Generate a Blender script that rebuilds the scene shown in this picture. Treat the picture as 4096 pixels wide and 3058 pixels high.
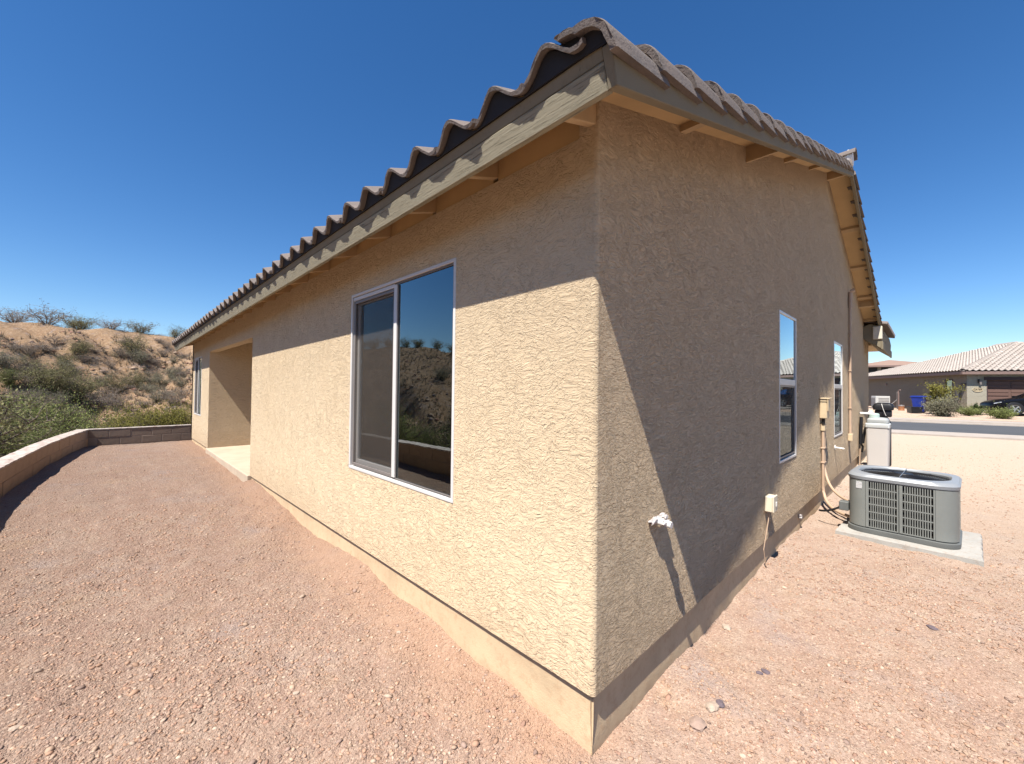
import bpy, bmesh, math, random
import numpy as np
from mathutils import Vector, Matrix

for o in list(bpy.data.objects):
    bpy.data.objects.remove(o)
S = bpy.context.scene
COL = S.collection
R = math.radians
random.seed(7)
RNG = np.random.default_rng(11)

# ------------------------------------------------------------------ camera
CAM = Vector((-1.5517, -1.0406, 1.6))
yaw, pit, rol = 0.7928, 0.0169, 0.0109
Fv = Vector((math.cos(yaw)*math.cos(pit), math.sin(yaw)*math.cos(pit), math.sin(pit)))
Rv = Vector((math.sin(yaw), -math.cos(yaw), 0))
Uv = Rv.cross(Fv)
R2 = Rv*math.cos(rol) + Uv*math.sin(rol)
U2 = -Rv*math.sin(rol) + Uv*math.cos(rol)
cd = bpy.data.cameras.new('camera')
cam = bpy.data.objects.new('camera', cd)
COL.objects.link(cam)
mw = Matrix((R2, U2, -Fv)).transposed().to_4x4()
mw.translation = CAM
cam.matrix_world = mw
cd.sensor_width = 36.0
cd.lens = 14.372
cd.clip_start = 0.02
cd.clip_end = 3000
S.camera = cam

# ------------------------------------------------------------------ sky and sun
SUN_DIR = Vector((1.496, 0.301, -2.418)).normalized()      # direction the light travels
el = math.asin(-SUN_DIR.z)
w = bpy.data.worlds.new('World')
S.world = w
w.use_nodes = True
nt = w.node_tree
sky = nt.nodes.new('ShaderNodeTexSky')
sky.sky_type = 'NISHITA'
sky.sun_disc = False
sky.sun_elevation = el
sky.sun_rotation = math.atan2(-SUN_DIR.x, -SUN_DIR.y)
sky.altitude = 800
sky.air_density = 1.0
sky.dust_density = 0.15
sky.ozone_density = 3.2
bg = nt.nodes['Background']
bg.inputs['Strength'].default_value = 0.077
hsv = nt.nodes.new('ShaderNodeHueSaturation')
hsv.inputs['Hue'].default_value = 0.504
hsv.inputs['Saturation'].default_value = 1.27
nt.links.new(sky.outputs[0], hsv.inputs['Color'])
nt.links.new(hsv.outputs[0], bg.inputs['Color'])
sd = bpy.data.lights.new('sun', 'SUN')
sd.energy = 4.8
sd.angle = R(0.53)
sd.color = (1.0, 0.95, 0.87)
sun = bpy.data.objects.new('sun', sd)
COL.objects.link(sun)
sun.rotation_euler = SUN_DIR.to_track_quat('-Z', 'Y').to_euler()
sun.location = (-20, -5, 30)
S.view_settings.view_transform = 'Standard'
S.view_settings.look = 'None'
S.view_settings.gamma = 1
S.view_settings.use_curve_mapping = False
S.view_settings.exposure = 1.05

# ------------------------------------------------------------------ materials
def srgb(r, g, b):
    f = lambda c: (c/255/12.92) if c/255 <= 0.04045 else ((c/255+0.055)/1.055)**2.4
    return (f(r), f(g), f(b), 1)

MATS = {}
class NT:
    """small helper for building node trees"""
    def __init__(s, name):
        s.m = bpy.data.materials.new(name)
        s.m.use_nodes = True
        s.t = s.m.node_tree
        s.b = s.t.nodes['Principled BSDF']
        s.out = s.t.nodes['Material Output']
        MATS[name] = s.m
    def n(s, typ, **kw):
        nd = s.t.nodes.new(typ)
        for k, v in kw.items():
            if k.startswith('i_'):
                nd.inputs[k[2:].replace('_', ' ')].default_value = v
            else:
                setattr(nd, k, v)
        return nd
    def l(s, a, b):
        s.t.links.new(a, b)
    def coord(s, scale=(1, 1, 1), kind='Object'):
        tc = s.n('ShaderNodeTexCoord')
        mp = s.n('ShaderNodeMapping')
        mp.inputs['Scale'].default_value = scale
        s.l(tc.outputs[kind], mp.inputs['Vector'])
        return mp.outputs[0]
    def noise(s, vec, scale, detail=3, rough=0.5, dist=0.0):
        nd = s.n('ShaderNodeTexNoise')
        nd.inputs['Scale'].default_value = scale
        nd.inputs['Detail'].default_value = detail
        nd.inputs['Roughness'].default_value = rough
        nd.inputs['Distortion'].default_value = dist
        s.l(vec, nd.inputs['Vector'])
        return nd.outputs['Fac']
    def ramp(s, fac, stops):
        nd = s.n('ShaderNodeValToRGB')
        e = nd.color_ramp.elements
        while len(e) < len(stops):
            e.new(0.5)
        for el_, (p, c) in zip(e, stops):
            el_.position = p
            el_.color = c if len(c) == 4 else (*c, 1)
        s.l(fac, nd.inputs[0])
        return nd.outputs[0]
    def mix(s, a, b, fac, mode='MIX'):
        nd = s.n('ShaderNodeMix', data_type='RGBA', blend_type=mode)
        for v, i in ((fac, 0), (a, 6), (b, 7)):
            if isinstance(v, (int, float, tuple)):
                nd.inputs[i].default_value = v
            else:
                s.l(v, nd.inputs[i])
        return nd.outputs[2]
    def math(s, op, a, b=0.0, clamp=False):
        nd = s.n('ShaderNodeMath', operation=op, use_clamp=clamp)
        for v, i in ((a, 0), (b, 1)):
            if isinstance(v, (int, float)):
                nd.inputs[i].default_value = v
            else:
                s.l(v, nd.inputs[i])
        return nd.outputs[0]
    def bump(s, h, strength=0.5, dist=0.01, prev=None):
        nd = s.n('ShaderNodeBump')
        nd.inputs['Strength'].default_value = strength
        nd.inputs['Distance'].default_value = dist
        s.l(h, nd.inputs['Height'])
        if prev is not None:
            s.l(prev, nd.inputs['Normal'])
        return nd.outputs[0]
    def set(s, color=None, rough=None, metal=None, normal=None, spec=None, dr=None):
        if dr is not None:
            s.b.inputs['Diffuse Roughness'].default_value = dr
        for v, k in ((color, 'Base Color'), (rough, 'Roughness'), (metal, 'Metallic'), (normal, 'Normal'), (spec, 'Specular IOR Level')):
            if v is None:
                continue
            if isinstance(v, (int, float, tuple)):
                s.b.inputs[k].default_value = v
            else:
                s.l(v, s.b.inputs[k])
        return s.m

def grey(v):
    return (v, v, v, 1)

def basic(name, col, rough=0.6, metal=0.0, var=0.12, scale=6.0, bump=0.0, bscale=60.0, spec=0.4):
    """painted or plain surface with faint wear"""
    t = NT(name)
    v = t.coord()
    n1 = t.noise(v, scale, 5, 0.6)
    c = t.mix(col, tuple(x*(1-2.2*var) for x in col[:3])+(1,), t.math('MULTIPLY', t.math('SUBTRACT', n1, 0.35, True), 1.6, True))
    nrm = None
    if bump:
        nrm = t.bump(t.noise(v, bscale, 3), 0.6, bump)
    return t.set(c, rough, metal, nrm, spec)

def m_stucco(name, col, dust=True, relief=1.0):
    t = NT(name)
    base = t.coord()
    # skip trowel: flat plates of plaster with thin broken lower edges, mostly running level
    st = t.n('ShaderNodeMapping')
    st.inputs['Scale'].default_value = (0.40, 0.40, 1.0)
    t.l(base, st.inputs['Vector'])
    warp = t.n('ShaderNodeTexNoise'); warp.inputs['Scale'].default_value = 5.0; warp.inputs['Detail'].default_value = 2
    t.l(base, warp.inputs['Vector'])
    wv = t.n('ShaderNodeVectorMath', operation='SCALE'); wv.inputs['Scale'].default_value = 0.11
    t.l(warp.outputs['Color'], wv.inputs[0])
    ad = t.n('ShaderNodeVectorMath', operation='ADD')
    t.l(st.outputs[0], ad.inputs[0]); t.l(wv.outputs[0], ad.inputs[1])
    def step(a, lo, hi):
        mr = t.n('ShaderNodeMapRange', interpolation_type='SMOOTHSTEP')
        mr.inputs['From Min'].default_value = lo; mr.inputs['From Max'].default_value = hi
        t.l(a, mr.inputs['Value'])
        return mr.outputs[0]
    a = t.noise(ad.outputs[0], 37.0, 3, 0.62, 0.3)
    b2 = t.noise(ad.outputs[0], 88.0, 3, 0.65, 0.4)
    grain = t.noise(base, 210.0, 3, 0.7)
    calm = step(t.noise(base, 2.3, 3, 0.6), 0.36, 0.62)
    h = t.math('ADD', t.math('MULTIPLY', step(a, 0.49, 0.53), t.math('ADD', t.math('MULTIPLY', calm, 0.65), 0.45)), t.math('MULTIPLY', step(b2, 0.46, 0.58), 0.60))
    h = t.math('ADD', h, t.math('ADD', t.math('MULTIPLY', a, 0.3), t.math('MULTIPLY', grain, 0.75)))
    nrm = t.bump(h, 1.0, 0.0050*relief)
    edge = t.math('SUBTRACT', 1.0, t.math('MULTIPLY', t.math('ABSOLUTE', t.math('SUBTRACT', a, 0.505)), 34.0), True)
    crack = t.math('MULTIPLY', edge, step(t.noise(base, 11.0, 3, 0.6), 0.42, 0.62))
    big = t.noise(base, 0.7, 5, 0.6)
    c = t.mix(col, tuple(x*k for x, k in zip(col[:3], (0.95, 0.92, 0.88)))+(1,), t.math('MULTIPLY', t.math('SUBTRACT', big, 0.35, True), 1.8, True))
    c = t.mix(c, tuple(x*k for x, k in zip(col[:3], (0.42, 0.36, 0.30)))+(1,), t.math('MULTIPLY', crack, 0.34))  # shade in the plaster crevices, painted into the colour as dark lines
    if dust:                                                    # reddish rain splash near the ground
        sp = t.n('ShaderNodeSeparateXYZ')
        t.l(base, sp.inputs[0])
        d = t.math('SUBTRACT', 1.0, t.math('MULTIPLY', t.math('SUBTRACT', sp.outputs[2], 0.22), 2.2), True)
        d = t.math('MULTIPLY', d, t.math('MULTIPLY', t.noise(base, 5.0, 5, 0.7), 0.55))
        c = t.mix(c, (0.36, 0.22, 0.13, 1), d)
    return t.set(c, 0.92, 0, nrm, 0.15, 1.0)

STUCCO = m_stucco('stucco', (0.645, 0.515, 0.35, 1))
STUCCO_G = m_stucco('rough_stucco', (0.625, 0.485, 0.325, 1), True, 1.5)  # same plaster with more relief, colour warmed to carry the gable's warm shade
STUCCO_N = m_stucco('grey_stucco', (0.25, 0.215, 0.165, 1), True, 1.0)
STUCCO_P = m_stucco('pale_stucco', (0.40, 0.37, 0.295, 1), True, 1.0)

def m_concrete(name, col, stain=(0.30, 0.18, 0.12, 1), amount=0.5, thr=0.50, ssc=22):
    t = NT(name)
    v = t.coord()
    n1 = t.noise(v, 2.6, 6, 0.65)
    n2 = t.noise(v, ssc, 5, 0.7)
    c = t.mix(col, tuple(x*0.74 for x in col[:3])+(1,), t.math('MULTIPLY', t.math('SUBTRACT', n1, 0.42, True), 2.4, True))
    c = t.mix(c, stain, t.math('MULTIPLY', t.math('MULTIPLY', t.math('SUBTRACT', n2, thr, True), 4.0, True), amount))
    h = t.math('ADD', t.math('MULTIPLY', t.noise(v, 16, 4, 0.6), 0.6), t.math('MULTIPLY', t.noise(v, 140, 3, 0.6), 0.35))
    return t.set(c, 0.9, 0, t.bump(h, 0.7, 0.006), 0.2)

FOOTING = m_concrete('footing_paint', (0.56, 0.42, 0.265, 1), (0.40, 0.24, 0.14, 1), 0.6)
SLAB = m_concrete('patio_concrete', (0.47, 0.38, 0.285, 1), (0.45, 0.30, 0.2, 1), 0.25)
PADC = m_concrete('pad_concrete', (0.36, 0.345, 0.315, 1), (0.28, 0.20, 0.15, 1), 0.6)
KERB = m_concrete('kerb_concrete', (0.37, 0.32, 0.275, 1), (0.40, 0.32, 0.26, 1), 0.3)
BLOCK = m_concrete('block', (0.215, 0.165, 0.13, 1), (0.16, 0.10, 0.08, 1), 0.5)
BLOCKT = m_concrete('tan_block', (0.33, 0.24, 0.165, 1), (0.22, 0.14, 0.10, 1), 0.5)
MORTAR = m_concrete('mortar', (0.27, 0.22, 0.185, 1), (0.2, 0.15, 0.12, 1), 0.3)
CAPM = m_concrete('wall_cap', (0.47, 0.42, 0.37, 1), (0.22, 0.13, 0.10, 1), 1.0, 0.44, 11)
SCREED = basic('weep_screed', (0.10, 0.065, 0.045, 1), 0.8)

def m_tile(name, a, b, scale=9.0):
    t = NT(name)
    v = t.coord()
    oi = t.n('ShaderNodeObjectInfo')
    off = t.n('ShaderNodeVectorMath', operation='ADD')
    sc = t.n('ShaderNodeVectorMath', operation='SCALE')
    cx = t.n('ShaderNodeCombineXYZ')
    t.l(oi.outputs['Random'], cx.inputs[0]); t.l(oi.outputs['Random'], cx.inputs[1])
    t.l(cx.outputs[0], sc.inputs[0]); sc.inputs['Scale'].default_value = 37.0
    t.l(v, off.inputs[0]); t.l(sc.outputs[0], off.inputs[1])
    n1 = t.noise(off.outputs[0], scale, 6, 0.7)
    n2 = t.noise(off.outputs[0], scale*7, 4, 0.7)
    c = t.mix(a, b, t.math('MULTIPLY', t.math('SUBTRACT', n1, 0.36, True), 3.0, True))
    c = t.mix(c, tuple(x*0.35 for x in a[:3])+(1,), t.math('MULTIPLY', t.math('SUBTRACT', n2, 0.60, True), 3.5, True))
    c = t.mix(c, tuple(x*0.75 for x in a[:3])+(1,), t.math('MULTIPLY', oi.outputs['Random'], 0.45))
    h = t.math('ADD', t.noise(off.outputs[0], 70, 4, 0.7), t.math('MULTIPLY', n2, 0.5))
    return t.set(c, 0.92, 0, t.bump(h, 0.8, 0.006), 0.2)

TILE = m_tile('roof_tile_concrete', (0.185, 0.150, 0.132, 1), (0.135, 0.122, 0.117, 1))
TILE_N = m_tile('neighbour_tile', (0.36, 0.31, 0.27, 1), (0.43, 0.385, 0.345, 1), 3.0)
TILE_F = m_tile('far_tile', (0.26, 0.17, 0.13, 1), (0.30, 0.21, 0.17, 1), 2.0)

def m_wood(name, col, axis_scale, bump=0.004, dark=0.45, amt=0.8):
    t = NT(name)
    v = t.coord(axis_scale)
    v2 = t.coord()
    g = t.noise(v, 1.0, 5, 0.7, 0.6)
    crack = t.math('MULTIPLY', t.math('SUBTRACT', g, 0.56, True), 6.0, True)
    n2 = t.noise(v2, 3.0, 4)
    c = t.mix(col, tuple(x*0.8 for x in col[:3])+(1,), n2)
    c = t.mix(c, tuple(x*dark for x in col[:3])+(1,), t.math('MULTIPLY', crack, amt))
    h = t.math('SUBTRACT', t.math('MULTIPLY', g, 0.7), crack)
    return t.set(c, 0.85, 0, t.bump(h, 0.9, bump), 0.2)

FASCIA = m_wood('fascia_paint', (0.315, 0.280, 0.200, 1), (130, 5, 130), 0.008)
RAKE = m_wood('shaded_rake_paint', (0.225, 0.190, 0.130, 1), (7, 130, 40), 0.0015, 0.7, 0.4)  # fascia paint again, darkened so the colour carries the rake's shade
SOFFIT = basic('soffit_paint', (0.56, 0.39, 0.20, 1), 0.8, 0, 0.10, 3.0, 0.001, 40)
RAFTER = basic('rafter_paint', (0.52, 0.37, 0.21, 1), 0.8, 0, 0.12, 5.0, 0.001, 60)
FELT = basic('black_felt', (0.016, 0.016, 0.02, 1), 0.8)
VINYL = basic('white_vinyl', (0.60, 0.575, 0.545, 1), 0.35, 0, 0.04, 3)
GREYV = basic('grey_screen_frame', (0.20, 0.175, 0.16, 1), 0.45, 0.1, 0.1, 3)
DARKM = basic('dark_metal', (0.03, 0.028, 0.026, 1), 0.45, 0.3)
BLACKP = basic('black_plastic', (0.012, 0.012, 0.014, 1), 0.45, 0, 0.1, 9)
ROOM = basic('room_paint', (0.34, 0.33, 0.31, 1), 0.9)
CARPET = basic('carpet', (0.16, 0.14, 0.12, 1), 0.95)
CURT = basic('curtain_cloth', (0.82, 0.84, 0.80, 1), 0.9, 0, 0.1, 20)

def m_glass(name, refl, tint):
    t = NT(name)
    tr = t.n('ShaderNodeBsdfTransparent'); tr.inputs[0].default_value = tint
    gl = t.n('ShaderNodeBsdfGlossy'); gl.inputs['Roughness'].default_value = 0.0; gl.inputs[0].default_value = (0.86, 0.97, 1, 1)
    lw = t.n('ShaderNodeFresnel'); lw.inputs['IOR'].default_value = 1.5
    v = t.coord()
    gl_n = t.bump(t.noise(v, 1.6, 1), 0.05, 0.02)
    t.l(gl_n, gl.inputs['Normal'])
    mx = t.n('ShaderNodeMixShader')
    f = t.math('ADD', refl, t.math('MULTIPLY', lw.outputs[0], 1.9), True)
    t.l(f, mx.inputs[0]); t.l(tr.outputs[0], mx.inputs[1]); t.l(gl.outputs[0], mx.inputs[2])
    t.l(mx.outputs[0], t.out.inputs[0])
    return t.m
GLASS = m_glass('window_glass', 0.10, (0.42, 0.50, 0.50, 1))
GLASS_C = m_glass('clear_window_glass', 0.04, (0.86, 0.90, 0.88, 1))
CARGLASS = m_glass('car_glass', 0.05, (0.15, 0.18, 0.16, 1))

def m_screen():
    t = NT('insect_screen')
    tr = t.n('ShaderNodeBsdfTransparent')
    df = t.n('ShaderNodeBsdfDiffuse'); df.inputs[0].default_value = (0.085, 0.072, 0.062, 1)
    mx = t.n('ShaderNodeMixShader'); mx.inputs[0].default_value = 0.30
    t.l(tr.outputs[0], mx.inputs[1]); t.l(df.outputs[0], mx.inputs[2]); t.l(mx.outputs[0], t.out.inputs[0])
    return t.m
SCREEN = m_screen()

ACG = basic('ac_paint', (0.215, 0.225, 0.21, 1), 0.45, 0.15, 0.10, 4)
ACL = basic('ac_top_paint', (0.27, 0.285, 0.30, 1), 0.4, 0.15, 0.08, 4)
ACD = basic('ac_base_paint', (0.12, 0.125, 0.12, 1), 0.5)
COIL = basic('coil', (0.035, 0.033, 0.03, 1), 0.6, 0.4)
STICK = basic('sticker', (0.62, 0.62, 0.62, 1), 0.5, 0, 0.35, 60)
BEIGE = basic('beige_paint', (0.54, 0.42, 0.265, 1), 0.55, 0, 0.10, 8)
CREAM = basic('cream_plastic', (0.66, 0.58, 0.44, 1), 0.5, 0, 0.08, 8)
TANP = basic('tan_pipe', (0.46, 0.325, 0.225, 1), 0.55, 0, 0.1, 6)
FOAM = basic('white_foam', (0.46, 0.42, 0.40, 1), 0.9, 0, 0.15, 40, 0.01, 60)
PVC = basic('white_pvc', (0.70, 0.68, 0.64, 1), 0.45)
SOFTW = basic('softener_plastic', (0.45, 0.42, 0.39, 1), 0.45, 0, 0.04, 2)
SOFTL = basic('softener_lid', (0.50, 0.52, 0.51, 1), 0.45, 0, 0.05, 3)
SOFTG = basic('softener_grey', (0.33, 0.345, 0.34, 1), 0.45, 0, 0.06, 5)
MINT = basic('mint_plastic', (0.42, 0.52, 0.48, 1), 0.4)
BLUE = basic('bin_blue', (0.015, 0.035, 0.24, 1), 0.45)
BINB = basic('bin_brown', (0.055, 0.03, 0.025, 1), 0.6)
ORANGE = basic('clay_pipe', (0.36, 0.15, 0.06, 1), 0.7)
GARAGE = m_wood('garage_paint', (0.145, 0.087, 0.070, 1), (3, 3, 60), 0.002, 0.75, 0.4)
TRIMN = basic('neighbour_trim', (0.20, 0.135, 0.115, 1), 0.7)
TRIMD = basic('dark_trim', (0.06, 0.035, 0.035, 1), 0.7)
CARB = basic('car_paint', (0.005, 0.005, 0.006, 1), 0.22, 0, 0.0, 3, 0, 60, 0.14)
TYRE = basic('tyre_rubber', (0.012, 0.012, 0.012, 1), 0.8)
CHROME = basic('wheel_alloy', (0.55, 0.55, 0.56, 1), 0.25, 0.9)
HEADL = basic('headlight_glass', (0.55, 0.56, 0.58, 1), 0.1, 0.2)
BARK = basic('bark', (0.10, 0.075, 0.06, 1), 0.9, 0, 0.2, 10)
GREYB = basic('grey_twig', (0.21, 0.175, 0.15, 1), 0.9, 0, 0.2, 10)
STONEM = basic('loose_stone', (0.34, 0.24, 0.19, 1), 0.85, 0, 0.2, 30, 0.004, 120)
STONED = basic('dark_stone', (0.13, 0.10, 0.11, 1), 0.8, 0, 0.2, 30, 0.003, 120)
STONEW = basic('pale_stone', (0.40, 0.31, 0.24, 1), 0.85, 0, 0.2, 30, 0.004, 120)

def m_leaf(name, a, b):
    t = NT(name)
    g = t.n('ShaderNodeNewGeometry')
    oi = t.n('ShaderNodeObjectInfo')
    c = t.mix(a, b, g.outputs['Random Per Island'])
    c = t.mix(c, tuple(x*0.62 for x in a[:3])+(1,), t.math('MULTIPLY', oi.outputs['Random'], 0.5))
    t.set(c, 0.7, 0, None, 0.2)
    tl = t.n('ShaderNodeBsdfTranslucent')
    t.l(c, tl.inputs[0])
    mx = t.n('ShaderNodeMixShader'); mx.inputs[0].default_value = 0.25
    t.l(t.b.outputs[0], mx.inputs[1]); t.l(tl.outputs[0], mx.inputs[2]); t.l(mx.outputs[0], t.out.inputs[0])
    return t.m
LEAF_G = m_leaf('leaf_green', (0.13, 0.16, 0.05, 1), (0.29, 0.315, 0.10, 1))
LEAF_O = m_leaf('leaf_olive', (0.16, 0.155, 0.065, 1), (0.26, 0.24, 0.115, 1))
LEAF_S = m_leaf('leaf_sage', (0.15, 0.15, 0.095, 1), (0.29, 0.27, 0.18, 1))
LEAF_D = m_leaf('leaf_dry', (0.18, 0.145, 0.10, 1), (0.27, 0.215, 0.15, 1))
LEAF_Y = m_leaf('leaf_yellow_green', (0.17, 0.165, 0.03, 1), (0.26, 0.23, 0.06, 1))
LEAF_K = m_leaf('leaf_dark', (0.030, 0.055, 0.018, 1), (0.07, 0.10, 0.035, 1))

def m_ground(name, a, b, c_, fine=120.0, rel=1.0, fade=False):
    t = NT(name)
    v = t.coord()
    big = t.noise(v, 0.55, 5, 0.6)
    mid = t.noise(v, 4.5, 5, 0.65)
    vo = t.n('ShaderNodeTexVoronoi'); vo.inputs['Scale'].default_value = fine
    t.l(v, vo.inputs['Vector'])
    vo2 = t.n('ShaderNodeTexVoronoi'); vo2.inputs['Scale'].default_value = fine*0.42
    t.l(v, vo2.inputs['Vector'])
    sp = t.n('ShaderNodeSeparateColor'); t.l(vo.outputs['Color'], sp.inputs[0])
    col = t.mix(a, b, t.math('MULTIPLY', t.math('SUBTRACT', big, 0.32, True), 2.6, True))
    col = t.mix(col, c_, t.math('MULTIPLY', t.math('SUBTRACT', mid, 0.46, True), 2.6, True))
    pt = t.noise(v, 1.7, 4, 0.6)
    col = t.mix(col, (a[0]*1.0, a[0]*0.80, a[0]*0.72, 1), t.math('MULTIPLY', t.math('SUBTRACT', pt, 0.54, True), 4.0, True))
    pt2 = t.noise(v, 2.6, 4, 0.6, 0.5)
    col = t.mix(col, (a[0]*1.25, a[0]*0.86, a[0]*0.56, 1), t.math('MULTIPLY', t.math('SUBTRACT', pt2, 0.58, True), 3.5, True))
    col = t.mix(col, tuple(x*0.62 for x in a[:3])+(1,), t.math('MULTIPLY', t.math('SUBTRACT', sp.outputs[0], 0.55, True), 1.2))
    col = t.mix(col, tuple(min(1, x*1.35) for x in c_[:3])+(1,), t.math('MULTIPLY', t.math('SUBTRACT', sp.outputs[1], 0.72, True), 2.0))
    if fade:                                                     # paler towards the street, bare orange soil along the footing
        sx = t.n('ShaderNodeSeparateXYZ'); t.l(v, sx.inputs[0])
        sq_ = t.math('MULTIPLY', t.math('ADD', t.math('ADD', sx.outputs[0], 0.45), t.math('MULTIPLY', t.math('SUBTRACT', mid, 0.5), 0.9)), 3.2, True)
        sq_ = t.math('MULTIPLY', sq_, t.math('MULTIPLY', t.math('ADD', sx.outputs[1], 0.1), 4.0, True))
        sq_ = t.math('MULTIPLY', sq_, t.math('MULTIPLY', t.math('SUBTRACT', 0.4, sx.outputs[0]), 4.0, True))
        col = t.mix(col, (0.38, 0.235, 0.155, 1), t.math('MULTIPLY', sq_, 0.6))
        k = t.math('MULTIPLY', t.math('SUBTRACT', t.math('ADD', sx.outputs[0], t.math('MULTIPLY', mid, 2.0)), 2.6), 0.11, True)
        col = t.mix(col, (0.48, 0.39, 0.31, 1), t.math('MULTIPLY', k, 0.9))
    h = t.math('ADD', t.math('MULTIPLY', t.math('SUBTRACT', 1.0, vo.outputs['Distance']), 0.5), t.math('MULTIPLY', t.math('SUBTRACT', 1.0, vo2.outputs['Distance']), 0.7))
    h = t.math('ADD', h, t.math('MULTIPLY', t.noise(v, 22, 5, 0.72), 2.6))
    return t.set(col, 0.95, 0, t.bump(h, 1.0, 0.016*rel), 0.1, 1.0)
GRAVEL = m_ground('red_gravel', (0.305, 0.200, 0.150, 1), (0.340, 0.235, 0.178, 1), (0.385, 0.295, 0.230, 1), 120.0, 1.0, True)
SAND = m_ground('hill_sand', (0.45, 0.295, 0.175, 1), (0.40, 0.25, 0.145, 1), (0.48, 0.345, 0.225, 1), 9.0, 3.0)
SANDN = m_ground('neighbour_gravel', (0.40, 0.285, 0.205, 1), (0.43, 0.315, 0.24, 1), (0.48, 0.375, 0.29, 1), 40.0)

def m_asphalt():
    t = NT('asphalt')
    v = t.coord()
    n = t.noise(v, 0.5, 5, 0.6); g = t.noise(v, 90, 3, 0.7)
    c = t.mix((0.060, 0.063, 0.068, 1), (0.088, 0.09, 0.095, 1), n)
    c = t.mix(c, (0.12, 0.12, 0.12, 1), t.math('MULTIPLY', t.math('SUBTRACT', g, 0.55, True), 2.0, True))
    return t.set(c, 0.9, 0, t.bump(g, 0.5, 0.005), 0.2)
ASPHALT = m_asphalt()

def m_pebble():
    t = NT('pebble')
    at = t.n('ShaderNodeAttribute', attribute_name='tint')
    v = t.coord()
    c = t.mix(at.outputs['Color'], grey(0.1), t.math('MULTIPLY', t.math('SUBTRACT', t.noise(v, 90, 3), 0.5, True), 0.5, True))
    return t.set(c, 0.9, 0, None, 0.15)
PEBBLE = m_pebble()

# ------------------------------------------------------------------ mesh helpers
class MB:
    """collects shapes into one mesh"""
    def __init__(s):
        s.bm = bmesh.new()
    def verts(s, vs):
        return [s.bm.verts.new(v) for v in vs]
    def poly(s, pts):
        return s.bm.faces.new(s.verts(pts))
    def box(s, lo, hi, bevel=0.0, mat=None, seg=1):
        x0, y0, z0 = lo; x1, y1, z1 = hi
        v = s.verts([(x0, y0, z0), (x1, y0, z0), (x1, y1, z0), (x0, y1, z0), (x0, y0, z1), (x1, y0, z1), (x1, y1, z1), (x0, y1, z1)])
        fs = [s.bm.faces.new([v[i] for i in f]) for f in ((3, 2, 1, 0), (4, 5, 6, 7), (0, 1, 5, 4), (1, 2, 6, 5), (2, 3, 7, 6), (3, 0, 4, 7))]
        if mat is not None:
            for q in v:
                q.co = mat @ q.co
        if bevel > 0:
            es = list({e for f in fs for e in f.edges})
            bmesh.ops.bevel(s.bm, geom=es, offset=bevel, segments=seg, profile=0.5, affect='EDGES')
    def prism(s, prof, axis_pts):
        """loft closed profile rings (lists of 3D points)"""
        rings = [s.verts(r) for r in axis_pts]
        n = len(rings[0])
        for a, b in zip(rings, rings[1:]):
            for i in range(n):
                s.bm.faces.new((a[i], a[(i+1) % n], b[(i+1) % n], b[i]))
        s.bm.faces.new(list(reversed(rings[0])))
        s.bm.faces.new(rings[-1])
    def loft(s, rings, cap=True):
        s.prism(None, rings) if cap else s._open(rings)
    def _open(s, rings):
        rr = [s.verts(r) for r in rings]
        n = len(rr[0])
        for a, b in zip(rr, rr[1:]):
            for i in range(n):
                s.bm.faces.new((a[i], a[(i+1) % n], b[(i+1) % n], b[i]))
    def lathe(s, prof, n=24, at=(0, 0, 0), mat=None, sx=1, sy=1):
        """prof: (r, z) list"""
        M = mat or Matrix.Identity(4)
        rings = []
        for r, z in prof:
            rings.append([M @ Vector((at[0]+sx*r*math.cos(2*math.pi*i/n), at[1]+sy*r*math.sin(2*math.pi*i/n), at[2]+z)) for i in range(n)])
        s.loft(rings)
    def tube(s, pts, r, n=8, r2=None):
        pts = [Vector(p) for p in pts]
        rings = []
        up = Vector((0.13, 0.31, 0.94))
        for i, p in enumerate(pts):
            d = (pts[min(i+1, len(pts)-1)]-pts[max(i-1, 0)]).normalized()
            a = d.cross(up)
            if a.length < 1e-3:
                a = d.cross(Vector((1, 0, 0)))
            a.normalize(); b = d.cross(a)
            rr = r if r2 is None else r+(r2-r)*i/(len(pts)-1)
            rings.append([p+a*rr*math.cos(2*math.pi*k/n)+b*rr*math.sin(2*math.pi*k/n) for k in range(n)])
        s.loft(rings)
    def mesh(s, name, mat, smooth=False):
        bmesh.ops.recalc_face_normals(s.bm, faces=s.bm.faces)
        me = bpy.data.meshes.new(name)
        s.bm.to_mesh(me); s.bm.free()
        if mat:
            me.materials.append(mat)
        if smooth:
            me.polygons.foreach_set('use_smooth', [True]*len(me.polygons))
            me.set_sharp_from_angle(angle=R(38))
        return me
    def build(s, name, mat, parent=None, smooth=False, loc=None):
        return link(name, s.mesh(name, mat, smooth), parent, loc)

def link(name, me, parent=None, loc=None, rot=None):
    o = bpy.data.objects.new(name, me)
    COL.objects.link(o)
    if parent is not None:
        o.parent = parent
    if loc is not None:
        o.location = loc
    if rot is not None:
        o.rotation_euler = rot
    return o

def tag(o, label=None, cat=None, group=None, kind=None):
    for k, v in (('label', label), ('category', cat), ('group', group), ('kind', kind)):
        if v:
            o[k] = v
    return o

def thing(name, label, cat, loc=(0, 0, 0), rz=0, group=None):
    o = link(name, None, None, loc, (0, 0, rz))
    o.empty_display_size = 0.2
    return tag(o, label, cat, group)

def structure(name, me, label, cat):
    return tag(link(name, me), label, cat, None, 'structure')

def bx(name, mat, parent, lo, hi, bevel=0.003, smooth=False):
    m = MB(); m.box(lo, hi, bevel)
    return m.build(name, mat, parent, smooth)

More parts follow.
